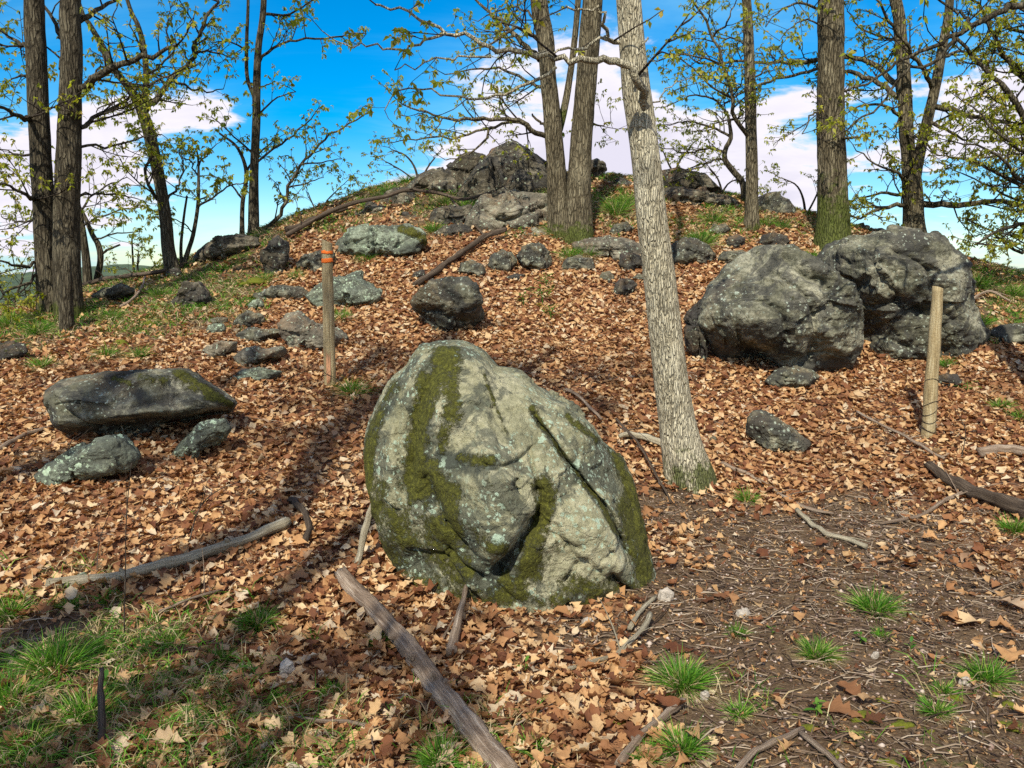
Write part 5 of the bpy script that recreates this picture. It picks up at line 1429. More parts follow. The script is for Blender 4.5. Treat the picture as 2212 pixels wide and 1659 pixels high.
# trees of the same wood behind and beside the camera: their trunks and crowns throw the shadow bands on the slope
for k, (x, y, h, lean, r0, t0, ll, nl, lab) in enumerate([(-3.75, -2.3, 12, .0, .2, .82, (1.0, 1.7), 6, 'oak behind the camera on its left, its trunk shadow crossing the left slope'),
                                           (-3.0, -2.9, 12, -.005, .13, .80, (1.2, 2.0), 6, 'slim oak behind the camera whose trunk shadow runs up to the mossy boulder'),
                                           (-6.0, -3.4, 12, .02, .18, .42, (1.8, 3.0), 12, 'oak left of the camera, shading the leaves by the propped slab'),
                                           (-2.2, -1.7, 5.6, .0, .07, .45, (1.0, 1.7), 12, 'low young tree just behind the camera, shading the foreground grass'),
                                           (5.2, -3.4, 11, .03, .18, .5, (1.6, 2.8), 9, 'oak behind the camera on its right')]):
    z = hgt(x, y)
    root = empty('oak_tree' if h > 6 else 'young_tree', (x, y, z)); tag(root, lab, 'tree')
    rr = random.Random(900 + k)
    pts = np.array([[x + rr.gauss(0, .03) * i + lean * i * h / 8, y + rr.gauss(0, .03) * i, z - .1 + h * i / 8] for i in range(9)])
    trunk_mesh('trunk', pts, np.linspace(r0, r0 * .45, 9), M_bark, root, 900 + k, 16)
    cr = Crown(910 + k, .15, .75)
    for i in range(nl):
        t = t0 + (.98 - t0) * i / nl
        cr.limb(pts[0] + (pts[-1] - pts[0]) * t, rr.uniform(0, 2 * pi), rr.uniform(.1, .8), rr.uniform(*ll) * (1.15 - .5 * t), .05 if h > 6 else .02, 2, .02, .4, .8)
    cr.build(root, M_twig, M_fol)
# ------------------------------------------------------------------ posts, branches and sticks
def wood_tube(name, C, R, mat, parent=None, loc=None, sides=14, seed=1, rough=.12, moss=0.0, cap=True, jag=0.0, res=.03, cut=None, wob=.4):
    L = np.concatenate([[0], np.cumsum(np.linalg.norm(np.diff(C, axis=0), axis=1))])
    n = int(min(110, max(8, L[-1] / res)))
    P = smooth_poly(np.hstack([C, np.asarray(R)[:, None]]), n)
    C, R = P[:, :3], P[:, 3]
    s = np.linspace(0, L[-1], n)
    if wob:
        sp = np.stack([s / max(L[-1], .2) * 9, 0 * s + seed * 3.3, 0 * s], 1)
        C = C + np.stack([vnoise(sp + q, seed) for q in (0, 31, 57)], 1) * (R * wob)[:, None]
        R = R * (1 + min(.2, .35 * wob) * vnoise(sp * 1.7 + 5, seed + 2))
    T = np.gradient(C, axis=0); T /= np.linalg.norm(T, axis=1, keepdims=True)
    ref = np.array([0, 0, 1.]) if abs(T[:, 2].mean()) < .7 else np.array([0, 1., 0])
    A = np.cross(T, ref); A /= np.linalg.norm(A, axis=1, keepdims=True); B = np.cross(A, T)
    an = np.arange(sides) * 2 * pi / sides
    D = A[:, None] * np.cos(an)[None, :, None] + B[:, None] * np.sin(an)[None, :, None]
    V = (C[:, None] + D * R[:, None, None]).reshape(-1, 3)
    Df = D.reshape(-1, 3); rr = np.repeat(R, sides)
    ca, sa, al = np.tile(np.cos(an), n), np.tile(np.sin(an), n), np.repeat(s, sides)
    q = np.stack([ca * 1.5, sa * 1.5, al * 6], 1)
    d = fbm(q + seed, 3, seed) * rough * 1.6 + fbm(np.stack([ca * 5, sa * 5, al * 5], 1), 3, seed + 4, .6, True) * rough * .8
    V = V + Df * (rr * d)[:, None]
    if jag:
        for end, sg in ((0, -1), (n - 1, 1)):
            k = slice(end * sides, (end + 1) * sides)
            V[k] += T[end] * sg * (np.abs(vnoise(np.stack([np.cos(an) * 2, np.sin(an) * 2, an * 0 + seed], 1), seed)) * jag)[:, None]
    if cut is not None:     # slanted saw cut at the far end
        k = slice((n - 1) * sides, n * sides)
        V[k] += T[-1] * (np.cos(an) * cut * R[-1])[:, None]
    i = np.arange(n - 1)[:, None] * sides; j = np.arange(sides)[None]
    F = np.stack([i + j, i + (j + 1) % sides, i + sides + (j + 1) % sides, i + sides + j], -1).reshape(-1, 4)
    V = np.vstack([V, V[:sides].mean(0), V[(n - 1) * sides:n * sides].mean(0)])
    jj = np.arange(sides)
    f1 = np.stack([(jj + 1) % sides, jj, np.full(sides, n * sides)], 1)
    f2 = np.stack([(n - 1) * sides + jj, (n - 1) * sides + (jj + 1) % sides, np.full(sides, n * sides + 1)], 1)
    al = np.append(al, [0, s[-1]]); ca = np.append(ca, [0, 0]); sa = np.append(sa, [0, 0])
    mo = np.full(len(V), moss) if np.isscalar(moss) else moss(al / s[-1])
    return add_mesh(name, V, [F, f1, f2], mat, parent, loc, attrs={'along': al + seed, 'cx': ca * .25, 'cy': sa * .25, 'moss': mo}), C, R


def stick(label, pl, r0, r1, mat, seed=1, sides=10, rough=.14, moss=0.0, jag=.01, twigs=0, name='fallen_branch', cat='branch', knots=0, parts=()):
    """pl: [(u, v[, lift])] lying on the ground"""
    pts, rad = [], []
    m = len(pl)
    for i, p in enumerate(pl):
        g = ground_at(p[0], min(p[1], 1900), y0=.9)
        r = (r0 + (r1 - r0) * i / (m - 1)) * g[1] / FPX
        lift = p[2] if len(p) > 2 else 0
        pt = g + np.array([0, 0, r * .75 + lift + .018])
        pts.append(pt); rad.append(r)
    base = pts[0].copy()
    root = None
    if twigs or knots or parts:
        root = empty(name, base)
        o, C, R = wood_tube('stem', np.array(pts), rad, mat, root, None, sides, seed, rough, moss, jag=jag, wob=.22 if rad[0] > .02 else .5)
        rr = random.Random(seed)
        for k in range(knots):
            i = rr.randrange(3, len(C) - 3)
            d = np.array([rr.gauss(0, 1), rr.gauss(0, 1) - .5, abs(rr.gauss(0, 1)) + .4]); d /= np.linalg.norm(d)
            wood_tube('knot', np.array([C[i], C[i] + d * R[i] * 1.2, C[i] + d * R[i] * 1.9]), [R[i] * .55, R[i] * .42, R[i] * .25], mat, root, None, 8, seed + k, .2, res=.012)
        for k in range(twigs):
            i = rr.randrange(2, len(C) - 2)
            T = C[i + 1] - C[i]; T /= np.linalg.norm(T)
            d = T * .6 + np.array([rr.gauss(0, .6), rr.gauss(0, .6), abs(rr.gauss(0, .3)) + .05]); d /= np.linalg.norm(d)
            Lt = rr.uniform(.12, .3)
            wood_tube('twig', np.array([C[i], C[i] + d * Lt * .5, C[i] + d * Lt + np.array([rr.gauss(0, .02), rr.gauss(0, .02), -.02])]), [R[i] * .4, R[i] * .3, R[i] * .15], mat, root, None, 5, seed + k, .1, res=.03)
        for pp in parts:
            q, w = [], []
            for i, p in enumerate(pp[2]):
                g = ground_at(p[0], min(p[1], 1900), y0=.9)
                r = (pp[0] + (pp[1] - pp[0]) * i / (len(pp[2]) - 1)) * g[1] / FPX
                q.append(g + np.array([0, 0, r * .7 + (p[2] if len(p) > 2 else 0)])); w.append(r)
            wood_tube('side_branch', np.array(q), w, mat, root, None, 8, seed + 5, rough, moss)
        o = root
    else:
        o, C, R = wood_tube(name, np.array(pts), rad, mat, None, base, sides, seed, rough, moss, jag=jag)
    tag(o, label, cat)
    return o


def post(label, base_uv, top_uv, r0, r1, seed, extras=None, cut=.4):
    g = ground_at(*base_uv)
    t = at(top_uv[0], top_uv[1], g[1] + .05)
    r0, r1 = r0 * g[1] / FPX, r1 * g[1] / FPX
    root = empty('marker_post', g)
    C = np.array([g - np.array([0, 0, .12]), g + (t - g) * .33, g + (t - g) * .66, t])
    o, Cc, Rr = wood_tube('shaft', C, [r0, r0, (r0 + r1) / 2, r1], M_wood_post, root, None, 20, seed, .035, 0.0, cut=cut, res=.03, wob=.04)
    tag(root, label, 'post')
    return root, g, t, r0, r1


def band(root, name, g, t, r, f0, f1, mat, wav=.0, seed=1, bulge=1.06, arc=None, tilt=0.0):
    """a wrap of tape or paint round the post between two fractions of its height"""
    n, m = 24, 5
    an = np.linspace(0, 2 * pi, n, endpoint=False) if arc is None else np.linspace(arc[0], arc[1], n)
    V = []
    ax = (t - g)
    rg = np.random.default_rng(seed)
    e0, e1 = rg.normal(size=n) * wav, rg.normal(size=n) * wav
    ends = []
    for k in range(m):
        f = k / (m - 1)
        for i, a in enumerate(an):
            h = (f0 + e0[i]) * (1 - f) + (f1 + e1[i]) * f + tilt * cos(a) * r
            c = g + ax * h
            V.append(c + np.array([cos(a), sin(a), 0]) * r * bulge)
    V = np.array(V)
    F = []
    for k in range(m - 1):
        for i in range(n if arc is None else n - 1):
            j = (i + 1) % n
            F.append([k * n + i, k * n + j, (k + 1) * n + j, (k + 1) * n + i])
    o = add_mesh(name, V, np.array(F), mat, root)
    md = o.modifiers.new('thickness', 'SOLIDIFY'); md.thickness = .0015; md.offset = 1
    return o


root, g, t, r0, r1 = post('round wooden post ringed with orange bands near its top, left of the mossy boulder', (713, 838), (706, 521), 12.5, 11, 201)
band(root, 'orange_band', g, t, r1, .855, .885, M_orange, .003, 1, 1.09, tilt=.05)
band(root, 'orange_band', g, t, r1, .915, .935, M_orange, .003, 2, 1.09, tilt=-.06)
band(root, 'paint_smear', g, t, r0, .05, .22, M_red, .03, 3, 1.07, arc=(-pi * .60, -pi * .38))
root, g, t, r0, r1 = post('leaning grey wooden post with thin vine coils, right of the pale trunk', (2004, 945), (2026, 621), 14, 11, 202, cut=.3)
for k, f in enumerate((.06, .12, .17, .23, .38)):
    C = []
    for a in np.linspace(-pi * 1.05, .1, 12):
        c = g + (t - g) * (f + .02 * sin(a * 1.3 + k)); C.append(c + np.array([cos(a), sin(a), 0]) * (r0 * (1 - .2 * f) + .004))
    C.append(C[-1] + np.array([.04, .0, .01 + .01 * k]))
    wood_tube('vine', np.array(C), [.003] * len(C), M_twig, root, None, 5, k, .05, res=.012)

stick('long weathered grey log running out of the bottom of the picture, bark half gone', [(742, 1258), (770, 1298), (808, 1340), (850, 1385), (900, 1445), (950, 1508), (1005, 1580), (1060, 1650), (1100, 1700)], 15, 27, M_wood_grey, 211, 18, .26, jag=.04, knots=4, name='log', cat='log')
stick('pale peeled branch lying across the lower left leaves', [(108, 1276), (180, 1270), (260, 1258), (330, 1240), (400, 1222), (470, 1200), (540, 1178), (620, 1150, .02)], 11, 12, M_wood_pale, 212, 12, .14, jag=.02, knots=2)
stick('short splintered grey stub poking up from leaves under the mossy boulder', [(975, 1425), (984, 1395, .02), (996, 1350, .04), (1008, 1302, .07)], 13, 4, M_wood_grey, 213, 12, .2, jag=.02, parts=[(3, 2, [(952, 1390), (970, 1365, .02), (990, 1345, .05)])], name='wood_stub', cat='stub')
stick('twisted brown branch end left of the mossy boulder', [(632, 1092, .01), (645, 1112, .02), (662, 1130, .02), (668, 1150, .01), (660, 1180)], 7, 6, M_wood_dark, 214, 10, .2)
stick('forked fallen limb resting on the rocks below the summit crag', [(622, 522, .05), (690, 494, .12), (760, 480, .22), (830, 462, .2), (880, 455, .25), (950, 462, .25), (1000, 470, .22), (1060, 469, .3)], 4.6, 3, M_wood_dark, 215, 10, .15, jag=.03, parts=[(3, 2, [(975, 466, .22), (1010, 490, .12), (1052, 516)])], twigs=3)
stick('old broken log with loose bark, sloping down among the row of rocks', [(900, 622), (950, 592, .03), (1000, 558, .05), (1050, 530, .08), (1092, 520, .1)], 6, 5, M_wood_dark, 216, 12, .25, jag=.03, name='log', cat='log')
stick('dark rotten log slab lying on the skyline left of the knoll', [(618, 512, .05), (650, 505, .06), (700, 483, .08), (750, 470, .1)], 6, 5, M_wood_dark, 217, 10, .2)
stick('long rotting grey log at the right edge, lower slope', [(2006, 1018), (2040, 1045), (2085, 1072), (2130, 1092), (2180, 1110), (2250, 1140)], 9, 22, M_wood_dark, 218, 14, .25, jag=.03, name='log', cat='log')
stick('short grey bark log at the right edge above the rotting one', [(2118, 990), (2150, 984), (2185, 984), (2230, 992)], 10, 10, M_wood_grey, 219, 12, .2, name='log', cat='log')
stick('pale bare stick poking out between mossy boulder and pale trunk', [(1338, 955, .02), (1370, 957, .03), (1410, 966, .02), (1442, 975)], 6, 8, M_wood_pale, 220, 10, .14)
stick('forked pale stick on the twiggy path below the mossy boulder', [(1230, 1455), (1280, 1440), (1330, 1425), (1370, 1400, .02), (1392, 1375, .02), (1402, 1352, .03)], 4, 6, M_wood_pale, 221, 8, .14, twigs=3)
stick('short pale stick in bare soil right under the mossy boulder', [(1362, 1368), (1380, 1335), (1400, 1312), (1415, 1300)], 6, 4, M_wood_pale, 222, 8, .14)
stick('dark stick rising to the big green tuft at the bottom', [(1335, 1665), (1375, 1620), (1400, 1590), (1440, 1558), (1478, 1530)], 10, 7, M_wood_grey, 223, 10, .14, knots=2)
stick('grey stick at the bottom edge right of the centre, pointing up right', [(1590, 1680), (1630, 1640), (1680, 1612), (1735, 1588)], 8, 6, M_wood_grey, 224, 10, .14)
stick('grey stick at the bottom edge crossing down to the right', [(1728, 1595), (1765, 1625), (1800, 1655), (1830, 1690)], 6, 6, M_wood_grey, 225, 10, .14)
stick('long thin branch across the leaves right of the pale trunk foot', [(1560, 1010), (1610, 1030), (1660, 1058), (1700, 1085), (1745, 1105), (1800, 1118)], 5, 3, M_wood_grey, 226, 8, .12, twigs=4)
stick('crooked stick in the twiggy soil below the pointed rock', [(1720, 1112), (1760, 1145), (1790, 1165), (1830, 1175), (1868, 1192)], 5, 6, M_wood_pale, 227, 8, .14, twigs=2)
stick('knobbly grey stick on the right part of the path', [(1900, 1138), (1950, 1130), (2000, 1115), (2040, 1090), (2080, 1072)], 3, 5, M_wood_grey, 228, 8, .14, twigs=3)
stick('thin stick running up to the base of the leaning post', [(1850, 900, .02), (1900, 930, .03), (1950, 955, .03), (2000, 982, .02), (2040, 1000)], 2.5, 3.5, M_wood_grey, 229, 6, .1, twigs=3)
stick('pale root-like branch beside the left end of the propped slab', [(-20, 990), (20, 965), (60, 945), (110, 930)], 5, 4, M_wood_grey, 230, 8, .14)
stick('fallen branch trailing along the ridge to the leaning tree', [(165, 634, .03), (215, 620, .05), (300, 608, .05), (350, 600, .05), (395, 585, .03)], 5, 4, M_wood_dark, 231, 8, .14, twigs=3)
stick('small bleached fork of wood on the left upper slope', [(262, 668), (285, 658, .03), (305, 640, .06), (315, 620, .1)], 3, 2, M_wood_grey, 232, 6, .1, twigs=2)
stick('split upright stump of a stick at the bottom left', [(222, 1632), (222, 1600, .07), (224, 1570, .12), (228, 1540, .15)], 8, 5, M_wood_dark, 233, 12, .25, jag=.03, name='wood_stub', cat='stub')
stick('thin stick showing behind the right shoulder of the mossy boulder', [(1222, 852, .02), (1250, 872, .04), (1275, 900, .05), (1300, 925, .05)], 4, 3, M_wood_grey, 234, 6, .1)
stick('crossed dead twigs on the grassy slope at the far right', [(2080, 690, .03), (2110, 655, .06), (2140, 650, .08), (2180, 665, .05)], 3, 2, M_wood_grey, 235, 6, .1, twigs=3)
stick('thin dark branch in the leaves at lower left, under the pale one', [(345, 1340, .02), (400, 1320, .03), (450, 1300, .02), (480, 1285)], 3, 3, M_wood_grey, 236, 6, .1, twigs=2)
stick('thin dark stick lying across the bottom centre leaves', [(600, 1565), (660, 1572, .01), (720, 1575, .01), (790, 1580), (840, 1605)], 5, 4, M_wood_grey, 237, 8, .1, twigs=2)
stick('brush of thin branches between mossy boulder and trunk foot', [(1330, 925, .05), (1380, 990, .08), (1410, 1040, .06), (1450, 1090)], 3, 2.5, M_wood_dark, 238, 6, .1, twigs=6)

# stick leaning on the boulder and the bare stems standing up
def stem(label, pts, r, mat, seed, twigs=0, name='bare_stem', cat='stem', sub=()):
    base = pts[0]
    root = empty(name, base)
    o, C, R = wood_tube('stem', np.array(pts), list(np.linspace(r[0], r[1], len(pts))), mat, root, None, 8, seed, .12, res=.03)
    rr = random.Random(seed)
    for k in range(twigs):
        i = rr.randrange(len(C) // 3, len(C) - 1)
        d = np.array([rr.gauss(0, 1), rr.gauss(0, .5), rr.uniform(.2, 1)]); d /= np.linalg.norm(d); L = rr.uniform(.06, .2)
        wood_tube('twig', np.array([C[i], C[i] + d * L * .5, C[i] + d * L + np.array([0, 0, .01])]), [R[i] * .6, R[i] * .5, R[i] * .3], mat, root, None, 4, seed + k, .1)
    tag(root, label, cat)


def up(u0, v0, tops):
    g = ground_at(u0, v0)
    return [g - np.array([0, 0, .05])] + [at(u, v, g[1] + (dy if dy else 0)) for u, v, dy in tops]


bY = ground_at(772, 1218)[1]
stem('broken brown stick leaning on the left side of the mossy boulder', [at(770, 1222, bY), at(788, 1150, bY + .04), at(800, 1105, bY + .07), at(822, 1060, bY + .1), at(842, 1015, bY + .12)], (.018, .016), M_wood_pale, 241, 0, 'leaning_stick', 'stick')
stem('tall thin bare seedling stem standing in the left foreground', up(266, 1388, [(270, 1250, .02), (272, 1150, .03), (276, 1080, .04), (284, 1000, .05)]), (.0032, .0016), M_twig, 242, 5)
stem('pale thin twig standing against the propped slab', up(270, 942, [(262, 915, -.02), (250, 885, 0), (240, 865, 0)]), (.006, .003), M_wood_pale, 243, 2)
stem('thorny bare stems arching in the leaves left of the mossy boulder', up(400, 1180, [(430, 1100, .1), (470, 1060, .2), (520, 1040, .2)]), (.004, .002), M_twig, 244, 7)
stem('arching bramble stems near the foot of the orange banded post', up(590, 850, [(620, 820, .1), (680, 800, .1), (740, 825, .1)]), (.004, .002), M_twig, 245, 8)
stem('thin dark bare twig by the lower left leaves edge', up(130, 1030, [(150, 960, .05), (175, 935, .1)]), (.004, .002), M_twig, 246, 2)
stem('bare whip standing at the left of the tall seedling', up(205, 1250, [(215, 1170, .05), (240, 1100, .1)]), (.003, .0015), M_twig, 247, 4)
stem('curving bare twig rooted beneath the leaning post', up(2075, 990, [(2085, 930, .05), (2060, 880, .1)]), (.004, .002), M_twig, 248, 4)

# ------------------------------------------------------------------ grass tufts
def blades(base, n, spread, length, width, straw, seed, up=.8, lean_out=.9, normal=None):
    g = np.random.default_rng(seed)
    a = g.uniform(0, 2 * pi, n); r = spread * np.sqrt(g.uniform(0, 1, n))
    B = base + np.stack([np.cos(a) * r, np.sin(a) * r, np.zeros(n)], 1)
    B[:, 2] = height(B[:, 0], B[:, 1]) - .005
    L = length * g.uniform(.5, 1.15, n)
    out = np.stack([np.cos(a), np.sin(a), np.zeros(n)], 1) * (r / max(spread, 1e-6))[:, None] * lean_out + g.normal(size=(n, 3)) * .34
    D = out + np.array([0, 0, up]); D /= np.linalg.norm(D, axis=1, keepdims=True)
    S = np.cross(D, g.normal(size=(n, 3))); S /= np.linalg.norm(S, axis=1, keepdims=True)
    droop = g.uniform(.15, .55, n)[:, None] * L[:, None] * np.array([0, 0, -1]) + out * .25 * L[:, None]
    w = (width * g.uniform(.6, 1.3, n))[:, None]
    P = []
    for t, ww in ((0, 1), (.35, .9), (.7, .6)):
        c = B + D * L[:, None] * t + droop * t * t
        P += [c - S * w * ww, c + S * w * ww]
    P.append(B + D * L[:, None] + droop)
    V = np.stack(P, 1).reshape(-1, 3)
    b = (np.arange(n) * 7)[:, None]
    Q = np.concatenate([b + np.array([[0, 1, 3, 2]]), b + np.array([[2, 3, 5, 4]])]); T = b + np.array([[4, 5, 6]])
    st = np.full(n, straw) if straw else (g.uniform(0, 1, n) < .1).astype(float)
    return V, Q, T, np.repeat(st, 7)


def merge(parts):
    V, Q, T, S = [], [], [], []
    o = 0
    for v, q, t, s in parts:
        V.append(v); Q.append(q + o); T.append(t + o); S.append(s); o += len(v)
    return np.vstack(V), np.vstack(Q), np.vstack(T), np.concatenate(S)


def tuft(label, u, v, size, straw_skirt=.5, n=200, dark=False, seed=1, group=None, tall=1.0):
    p = ground_at(u, v)
    s = size * 1.45 * p[1] / FPX            # width in metres
    root = empty('grass_tuft', p)
    V, Q, T, S = blades(p, int(n * 1.5), s * .17, s * .6 * tall, .0012 + s * .0035, 0.0, seed, .95, .75)
    add_mesh('green_blades', V, [Q, T], M_grass, root, attrs={'straw': S})
    root.children[-1]['kind'] = 'stuff'
    if straw_skirt:
        V, Q, T, S = blades(p, int(n * straw_skirt * 1.3), s * .26, s * .5, .0013 + s * .003, 1.0, seed + 50, .28, 1.3)
        V[:, 2] = np.maximum(V[:, 2], height(V[:, 0], V[:, 1]) + .004)
        o = add_mesh('dry_blades', V, [Q, T], M_grass, root, attrs={'straw': S}); o['kind'] = 'stuff'
    tag(root, label, 'grass', 'separate tufts of grass')


TUFTS = [
    ('largest bright green tuft with straw skirt, right of bottom centre', 1474, 1482, 105, .9, 420), ('upright green tuft above a fan of bleached straw, right foreground', 1765, 1418, 68, 1.2, 300), ('wide low green tuft at the back of the twiggy path', 1890, 1322, 85, .6, 340),
    ('small light green tuft just under the wide low one', 1904, 1376, 36, .3, 120), ('dark green tuft by the curled brown leaves at the right edge', 2130, 1470, 85, .4, 300), ('green tuft between moss cushions in the right foreground', 2022, 1540, 60, .5, 220), ('thin tuft behind it among the moss cushions', 2040, 1495, 45, .3, 130),
    ('small tuft with flattened straw right of the dark stick', 1595, 1545, 52, .7, 180), ('green tuft on the bottom edge below the largest tuft', 1474, 1622, 90, .4, 320), ('green tuft at the top end of the dark stick at the bottom', 1398, 1640, 60, .4, 240), ('pale half-dry tuft on the leaves right of the pale trunk foot', 1612, 1082, 48, .8, 180),
    ('faint tuft in the path soil above the largest tuft', 1594, 1372, 46, .5, 110), ('dark plants clump under the rotting log at the right edge', 2195, 1150, 60, .2, 240), ('round green tuft left of the grey log', 556, 1352, 74, .2, 300), ('tall narrow green tuft left of centre bottom', 478, 1428, 56, .2, 220),
    ('green tuft touching the left side of the long grey log', 822, 1392, 46, .2, 200), ('grass spray left of the log by the pinkish stone', 718, 1500, 48, .4, 190), ('second grass spray beside the pinkish stone', 618, 1508, 46, .3, 170), ('grassy patch at the bottom just left of the log end', 950, 1648, 90, .3, 420),
    ('grass spray at the bottom between log and centre', 1150, 1622, 60, .5, 220), ('thin green spray above the mossy ground at lower left', 370, 1392, 52, .2, 180), ('dark shaded mound of grass in the lower left corner', 120, 1450, 130, .2, 520), ('sunlit spray of fine grass in the bottom left', 185, 1555, 110, .3, 420), ('grass mound cut by the left edge near the bottom', 20, 1520, 110, .2, 420),
    ('small bright tuft in the leaves under the pale branch', 236, 1300, 46, .3, 150), ('small tuft left of the bright one under the pale branch', 150, 1312, 44, .3, 140), ('fine grass at the left edge under the pale branch end', 20, 1330, 70, .3, 240), ('grass spray at the bottom left corner', 60, 1625, 90, .2, 340),
    ('vivid green tuft with straw beard below the leaning slab', 1008, 455, 46, 1.2, 280), ('green tuft hanging on the dark crag left of the vivid one', 964, 440, 34, 1.0, 180), ('straw bearded tuft right of the orange banded post', 738, 688, 42, 1.6, 160), ('dark tuft at the foot of the lichened outcrop', 790, 562, 36, .8, 170), ('green tuft at the right end of the lichened outcrop', 938, 500, 40, .6, 190),
    ('tuft at the foot of the double trunk on the knoll', 1200, 505, 46, 1.2, 220), ('straw heavy tuft below the double trunk', 1232, 556, 46, 1.3, 200), ('second straw heavy tuft, right of the first below the double trunk', 1268, 552, 44, 1.3, 200), ('large bearded tuft on the blocky rock right of the pale trunk', 1512, 528, 60, 1.4, 320),
    ('green tuft on the slope right of the double trunk', 1330, 462, 60, .4, 300), ('green tuft just left of the pale trunk high on the slope', 1355, 440, 50, .4, 220), ('leafy tuft at the foot of the mossy oak', 1762, 560, 40, .3, 180), ('green tuft beside the small dark rock at the right post', 2045, 790, 36, .1, 140),
    ('dry grass hummock by the orange banded post foot', 760, 850, 62, 1.5, 160), ('tuft left of the rusty rock on the left slope', 345, 640, 40, .7, 180), ('tuft right of the upright dark block', 640, 600, 34, .6, 140), ('tuft lower left of the upright dark block', 575, 606, 36, .3, 160),
    ('tuft on the skyline left of the summit rocks', 838, 415, 30, .3, 150), ('tall thin skyline grass by the first summit rock', 940, 368, 34, .2, 150), ('tuft on the skyline just under the leafy sapling', 880, 395, 36, .3, 180), ('tuft by the flat tan stone', 545, 788, 30, .4, 120),
    ('tuft right of the grassy hummock rock', 560, 770, 26, .4, 90), ('grass clump under the left skyline snag', 80, 720, 52, .8, 240), ('grass clump on the left edge of the slope', 20, 705, 60, .8, 260), ('straw tuft on the upper left slope, in the shade', 90, 795, 50, 1.4, 150), ('straw tuft right of the dark ledge on the left edge', 230, 770, 46, 1.2, 170),
    ('low tuft on the left slope above the propped slab', 300, 770, 44, 1.0, 180), ('green tuft at the left slope below the ridge branch', 245, 690, 46, .6, 190), ('tuft at the right skyline past the leaning boulder', 2110, 620, 56, .7, 280), ('tuft at the right edge on the upper slope', 2190, 640, 50, .8, 260), ('low dry tuft in the leaves near the right edge', 2160, 880, 40, .8, 150),
    ('straw tuft by the small rock at right edge of the slope', 2120, 700, 46, 1.0, 190), ('tuft in the leaves on the far right edge', 2205, 905, 40, .7, 140), ('tuft above the broken brown block', 1690, 492, 34, .5, 160), ('tuft right of the thin grey trunk foot', 1655, 488, 34, .5, 160), ('tuft right above the dark cube of rock', 1540, 480, 44, .6, 190)]
for i, (lab, u, v, s, sk, n) in enumerate(TUFTS):
    tuft(lab, u, v, s, sk, n, seed=300 + i)

# ------------------------------------------------------------------ scatter helpers
def scatter(n, seed, y0=1.9, y1=14.5, power=1.0):
    """random points of the terrain in the wedge in front of the camera"""
    g = np.random.default_rng(seed)
    m = int(n * 1.35)
    Y = y0 + (y1 - y0) * g.uniform(0, 1, m) ** power
    X = g.uniform(-1, 1, m) * (Y * .70 + .5)
    keep = g.uniform(0, 1, m) < (Y * .70 + .5) / (y1 * .70 + .5) * (1 / (np.clip(Y / y1, .05, 1)) ** 0.0)
    X, Y = X[keep], Y[keep]
    Z = height(X, Y)
    return np.stack([X, Y, Z], 1)


def leaf_template(seed, st=9, la=None):
    g = np.random.default_rng(seed)
    x = np.linspace(0, 1, st)
    env = np.array([.03, .13, .24, .34, .42, .44, .36, .24, .03])
    la = g.uniform(.45, 1.15) if la is None else la
    lob = 1 + la * (np.array([1, 1.22, .66, 1.25, .6, 1.24, .62, 1.2, 1]) - 1)
    w = env * lob * g.uniform(.85, 1.15, st)
    w2 = env * lob * g.uniform(.85, 1.15, st)
    fw = g.uniform(-.05, .05, st)
    cup = g.uniform(-.15, .75); bend = g.uniform(-.6, 1.2); tw = g.uniform(-.9, .9)
    V = []
    for i in range(st):
        zb = bend * (x[i] - .4) ** 2 * .9
        e1 = cup * w[i] ** 1.1 + g.normal() * .06; e2 = cup * w2[i] ** 1.1 + g.normal() * .06
        yy = x[i] - .5
        t_ = tw * yy
        V.append((-w[i] * cos(t_), yy + fw[i] + .05 * (lob[i] > 1.1), zb + e1 - w[i] * sin(t_)))
        V.append((0, yy, zb))
        V.append((w2[i] * cos(t_), yy - fw[i] + .05 * (lob[i] > 1.1), zb + e2 + w2[i] * sin(t_)))
    V = np.array(V); V[:, 0] *= .70
    F = []
    for i in range(st - 1):
        a = i * 3
        F += [(a, a + 1, a + 4), (a, a + 4, a + 3), (a + 1, a + 2, a + 5), (a + 1, a + 5, a + 4)]
    V[:, 2] -= V[:, 2].min()
    return V, np.array(F)


LT = [leaf_template(500 + k) for k in range(26)]


def lighter(choices):
    out = []
    for k, (V_, F_) in enumerate(LT):
        st_ = choices[k % len(choices)]
        pick = np.concatenate([[3 * s_, 3 * s_ + 1, 3 * s_ + 2] for s_ in st_])
        Fk = []
        for i in range(len(st_) - 1):
            a = i * 3
            Fk += [(a, a + 1, a + 4), (a, a + 4, a + 3), (a + 1, a + 2, a + 5), (a + 1, a + 5, a + 4)]
        out.append((V_[pick], np.array(Fk)))
    return out


LT5 = lighter([[0, 1, 2, 5, 6, 8], [0, 2, 3, 4, 5, 8], [0, 3, 4, 5, 6, 8]])
LT3 = lighter([[0, 3, 6, 8], [0, 2, 5, 8], [0, 3, 4, 8]])
LT2 = lighter([[0, 3, 8], [0, 5, 8]])


def frames(N, g, tilt):
    n = N + g.normal(size=N.shape) * tilt
    n /= np.linalg.norm(n, axis=1, keepdims=True)
    h = g.normal(size=N.shape)
    y = h - n * (h * n).sum(1, keepdims=True); y /= np.linalg.norm(y, axis=1, keepdims=True)
    x = np.cross(y, n)
    return np.stack([x, y, n], 2)       # columns


